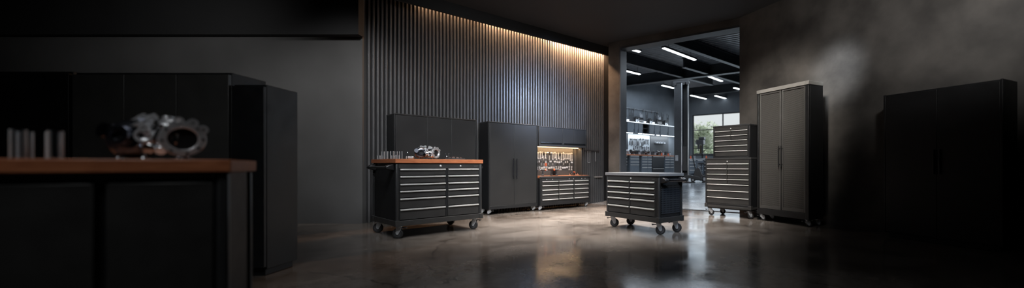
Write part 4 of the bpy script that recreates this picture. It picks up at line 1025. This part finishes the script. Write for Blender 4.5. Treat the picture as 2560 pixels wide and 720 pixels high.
b = MB(); b.cyl((-.16, -.05, .76), (-.24, -.05, .76), .02, 10)
for a_ in range(3): b.cyl((-.24, -.05, .76), (-.24, -.05+.15*math.cos(a_*2.1), .76+.15*math.sin(a_*2.1)), .01, 8)
b.build('feed_lever', 'machgrey', dp)
for i, (px, kk) in enumerate(((1727, 'orangecan'), (1732, 'can'), (1737, 'can'), (1766, 'orangecan'))):
    o = dup(mk[kk], None); q = win_pt(px, 2.1); o.location = (q.x, q.y, SHOPZ+Hc)
    nm = {'vise': 'black bench vise', 'can': 'grey spray can', 'orangecan': 'orange spray can'}[kk]
    tag(o, f'{nm} on the pale counter below the window, {ORD[i]} thing from its left end', nm.split(' ', 1)[1], 'things on the window counter')
st = thing('shop_stool', 'black round shop stool in front of the window counter', 'stool', (*win_pt(1753, 3.0), SHOPZ), .3)
MB().lathe([(.001, .52), (.15, .52), (.17, .54), (.17, .57), (.15, .59), (.001, .59)], 18).build('seat', 'plastic', st)
MB().cyl((0, 0, .1), (0, 0, .52), .025, 12).build('stem', 'machine', st)
for k_ in range(5):
    a_ = k_*2*PI/5; MB().prism([(0, .12), (.24, .06), (.24, .03), (0, .06)], 'y', -.018, .018).build('leg', 'machine', st, .003, rot=(0, 0, a_))
    o = MB().ball((.24*math.cos(a_), .24*math.sin(a_), .028), .028, 8).build('caster', 'rubber', st)

# ------------------------------------------------------------------ shop ceiling lamps
lamps = [(1658, 121, 1738, 151, 4.62), (1566, 121, 1600, 131, 4.62), (1560, 177, 1600, 187, 4.62), (1764, 189, 1805, 204, 4.62), (1655, 214, 1684, 221, 4.62),
         (1843, 176, 1856, 182, 4.62), (1727, 239, 1765, 248, 4.5), (1788, 240, 1818, 248, 4.45), (1835, 220, 1856, 226, 4.6)]
names = ['nearest long white ceiling lamp seen high in the shop doorway', 'white ceiling lamp right behind the top left corner of the doorway', 'white ceiling lamp at the left jamb, below the corner lamp', 'white ceiling lamp right of the lift post under the cross beam',
         'white ceiling lamp just left of the lift post top', 'white ceiling lamp cut by the right jamb, higher one', 'white ceiling lamp over the left part of the shop window', 'white ceiling lamp over the middle of the shop window', 'white ceiling lamp cut by the right jamb, lower one']
for (xa, ya, xb, yb, z), lab in zip(lamps, names):
    Ya, Yb = (z-EYE)*F/(HY-ya), (z-EYE)*F/(HY-yb); a = Vector(((xa-CX)/F*Ya, Ya)); c = Vector(((xb-CX)/F*Yb, Yb)); L = (c-a).length; m_ = (a+c)/2
    r = thing('ceiling_lamp', lab, 'lamp', (m_.x, m_.y, z), ang(c-a), 'strip lamps on the shop ceiling')
    MB().box(-L/2, -.07, .022, L/2, .07, .08).build('housing', 'beam', r, .004)
    MB().box(-L/2+.01, -.05, 0, L/2-.01, .05, .024).build('diffuser', 'led', r, .005)
    b = MB()
    for x in (-L*.35, L*.35): b.cyl((x, 0, .09), (x, 0, SC-z-.06), .008, 8)
    b.build('hanger', 'machine', r)

# ------------------------------------------------------------------ outside the window
struct(MB().box(-5, 24.5, -.5, 40, 60, .45).build('ground_outside', 'ground'))
def tree(px, Y, zc, rad, hgt, n, label, m='leaf', sd=1):
    rq = random.Random(sd); X = (px-CX)/F*Y; t = thing('leafy_tree', label, 'tree', (X, Y, .45), 0, 'trees outside the window')
    b = MB(); b.cyl((0, 0, 0), (0, 0, zc-.45), .14, 10, .06)
    for k_ in range(6):
        a_ = k_*1.05; b.cyl((0, 0, (zc-.45)*(.5+.07*k_)), (rad*.6*math.cos(a_), rad*.6*math.sin(a_), (zc-.45)*(.8+.07*k_)), .05, 6, .015)
    b.build('trunk', 'bark', t)
    b = MB(); cl = [(Vector((rq.gauss(0, .45)*rad, rq.gauss(0, .45)*rad, zc-.45+rq.gauss(0, .4)*hgt)), rq.uniform(.25, .5)*rad) for _ in range(26)]
    for _ in range(n):
        c_, r_ = rq.choice(cl); d_ = Vector((rq.gauss(0, 1), rq.gauss(0, 1), rq.gauss(0, 1))).normalized(); p = c_+d_*r_*rq.uniform(.6, 1)
        u_ = Vector((rq.gauss(0, 1), rq.gauss(0, 1), rq.gauss(0, 1))).normalized(); v_ = u_.orthogonal().normalized(); s_ = rq.uniform(.06, .13)
        b.add([p-u_*s_, p+v_*s_*.5, p+u_*s_, p-v_*s_*.5], [(0, 1, 2, 3)])
    b.build('foliage', m, t)
tree(1752, 30, 3.1, 1.25, 1.5, 3000, 'taller pale green leafy tree outside the shop window', 'leaf', 1)
tree(1722, 36, 2.3, 1.0, 1.0, 2000, 'bushy green tree outside at the left edge of the window', 'bush', 2)
tree(1782, 40, 2.1, 1.5, 1.0, 3000, 'low green bushy tree outside, right of the taller pale one', 'bush', 3)
tree(1815, 45, 2.2, 1.4, .9, 3600, 'low green tree outside behind the stacked tool chest', 'leaf', 4)

# ------------------------------------------------------------------ dim left side: second bench, cabinet and added shade blocks behind it
dL = unit((.90, .50)); PL = Vector((-1.80, 1.50)) - dL*.36
lb = workbench(PL, dL, .72, .42, .975, 'dark plain-doored workbench with orange wooden top, blurred in the near left foreground', [(.045, .345), (.37, .675)],
    [.90, .89], .16, 'wood', 'rolling workbenches', big, name='workbench', tth=.05)
for o in list(lb.children):
    if o.name.startswith('drawer'): drop_tree(o)
for xa, xb in ((-.315, -.015), (.01, .315)):
    MB().box(xa+.003, -.206, .235, xb-.003, -.18, .885).build('door', 'black', lb, .004)
nL = Vector((-dL.y, dL.x)); p_ = PL+dL*.46+nL*.2
engine((p_.x, p_.y, .975), ang(dL)-.2, 'dim engine casting on the blurred left foreground bench', 'engine castings')
for i, (u_, v_) in enumerate(((.04, .12), (.08, .22), (.12, .1), (.16, .2), (.20, .12))):
    o = dup(gp['tall'], None); p_ = PL+dL*u_+nL*v_; o.location = (p_.x, p_.y, .975)
    tag(o, f'clear glass cylinder on the blurred left bench, {ORD[i]} from the left', 'glass', 'glass cylinders on the blurred bench')
def plain_cabinet(xa, xb, Yf, H, label, mm, nd):  # runs square to the room
    W = xb-xa; r = thing('storage_cabinet', label, 'cabinet', ((xa+xb)/2, Yf+.2, 0), 0, 'cabinets in the dim left corner')
    b = MB(); b.box(-W/2, -.17, .06, W/2, .2, H); b.box(-W/2+.03, -.15, 0, W/2-.03, .18, .06); b.build('carcass', 'carc', r, .004)
    for k_ in range(nd): MB().box(-W/2+W*k_/nd+.003, -.2, .08, -W/2+W*(k_+1)/nd-.003, -.17, H-.02).build('door', mm, r, .003)
    return r
def pxX(px, Y): return (px-CX)/F*Y
Yc = 3.5
plain_cabinet(pxX(-60, Yc), pxX(172, Yc), Yc, .95+238*Yc/F, 'added black cabinet block standing in for a dark cabinet side at the far left edge behind the blurred bench', 'carc', 1)  # added dark block in place of a shaded cabinet side
plain_cabinet(pxX(180, Yc), pxX(572, Yc), Yc, .95+235*Yc/F, 'wide three-door charcoal cabinet behind the blurred left bench', 'frame', 3)
plain_cabinet(pxX(578, Yc), pxX(660, Yc), Yc, .95+205*Yc/F, 'added narrow black block standing in for the shadow gap right of the wide cabinet behind the blurred bench', 'carc', 1)  # added dark block in place of the shadow between cabinets

# remove the caster prototypes (each thing carries its own copies)
for c in (big, small, mid_c, pcast): drop_tree(c[0])
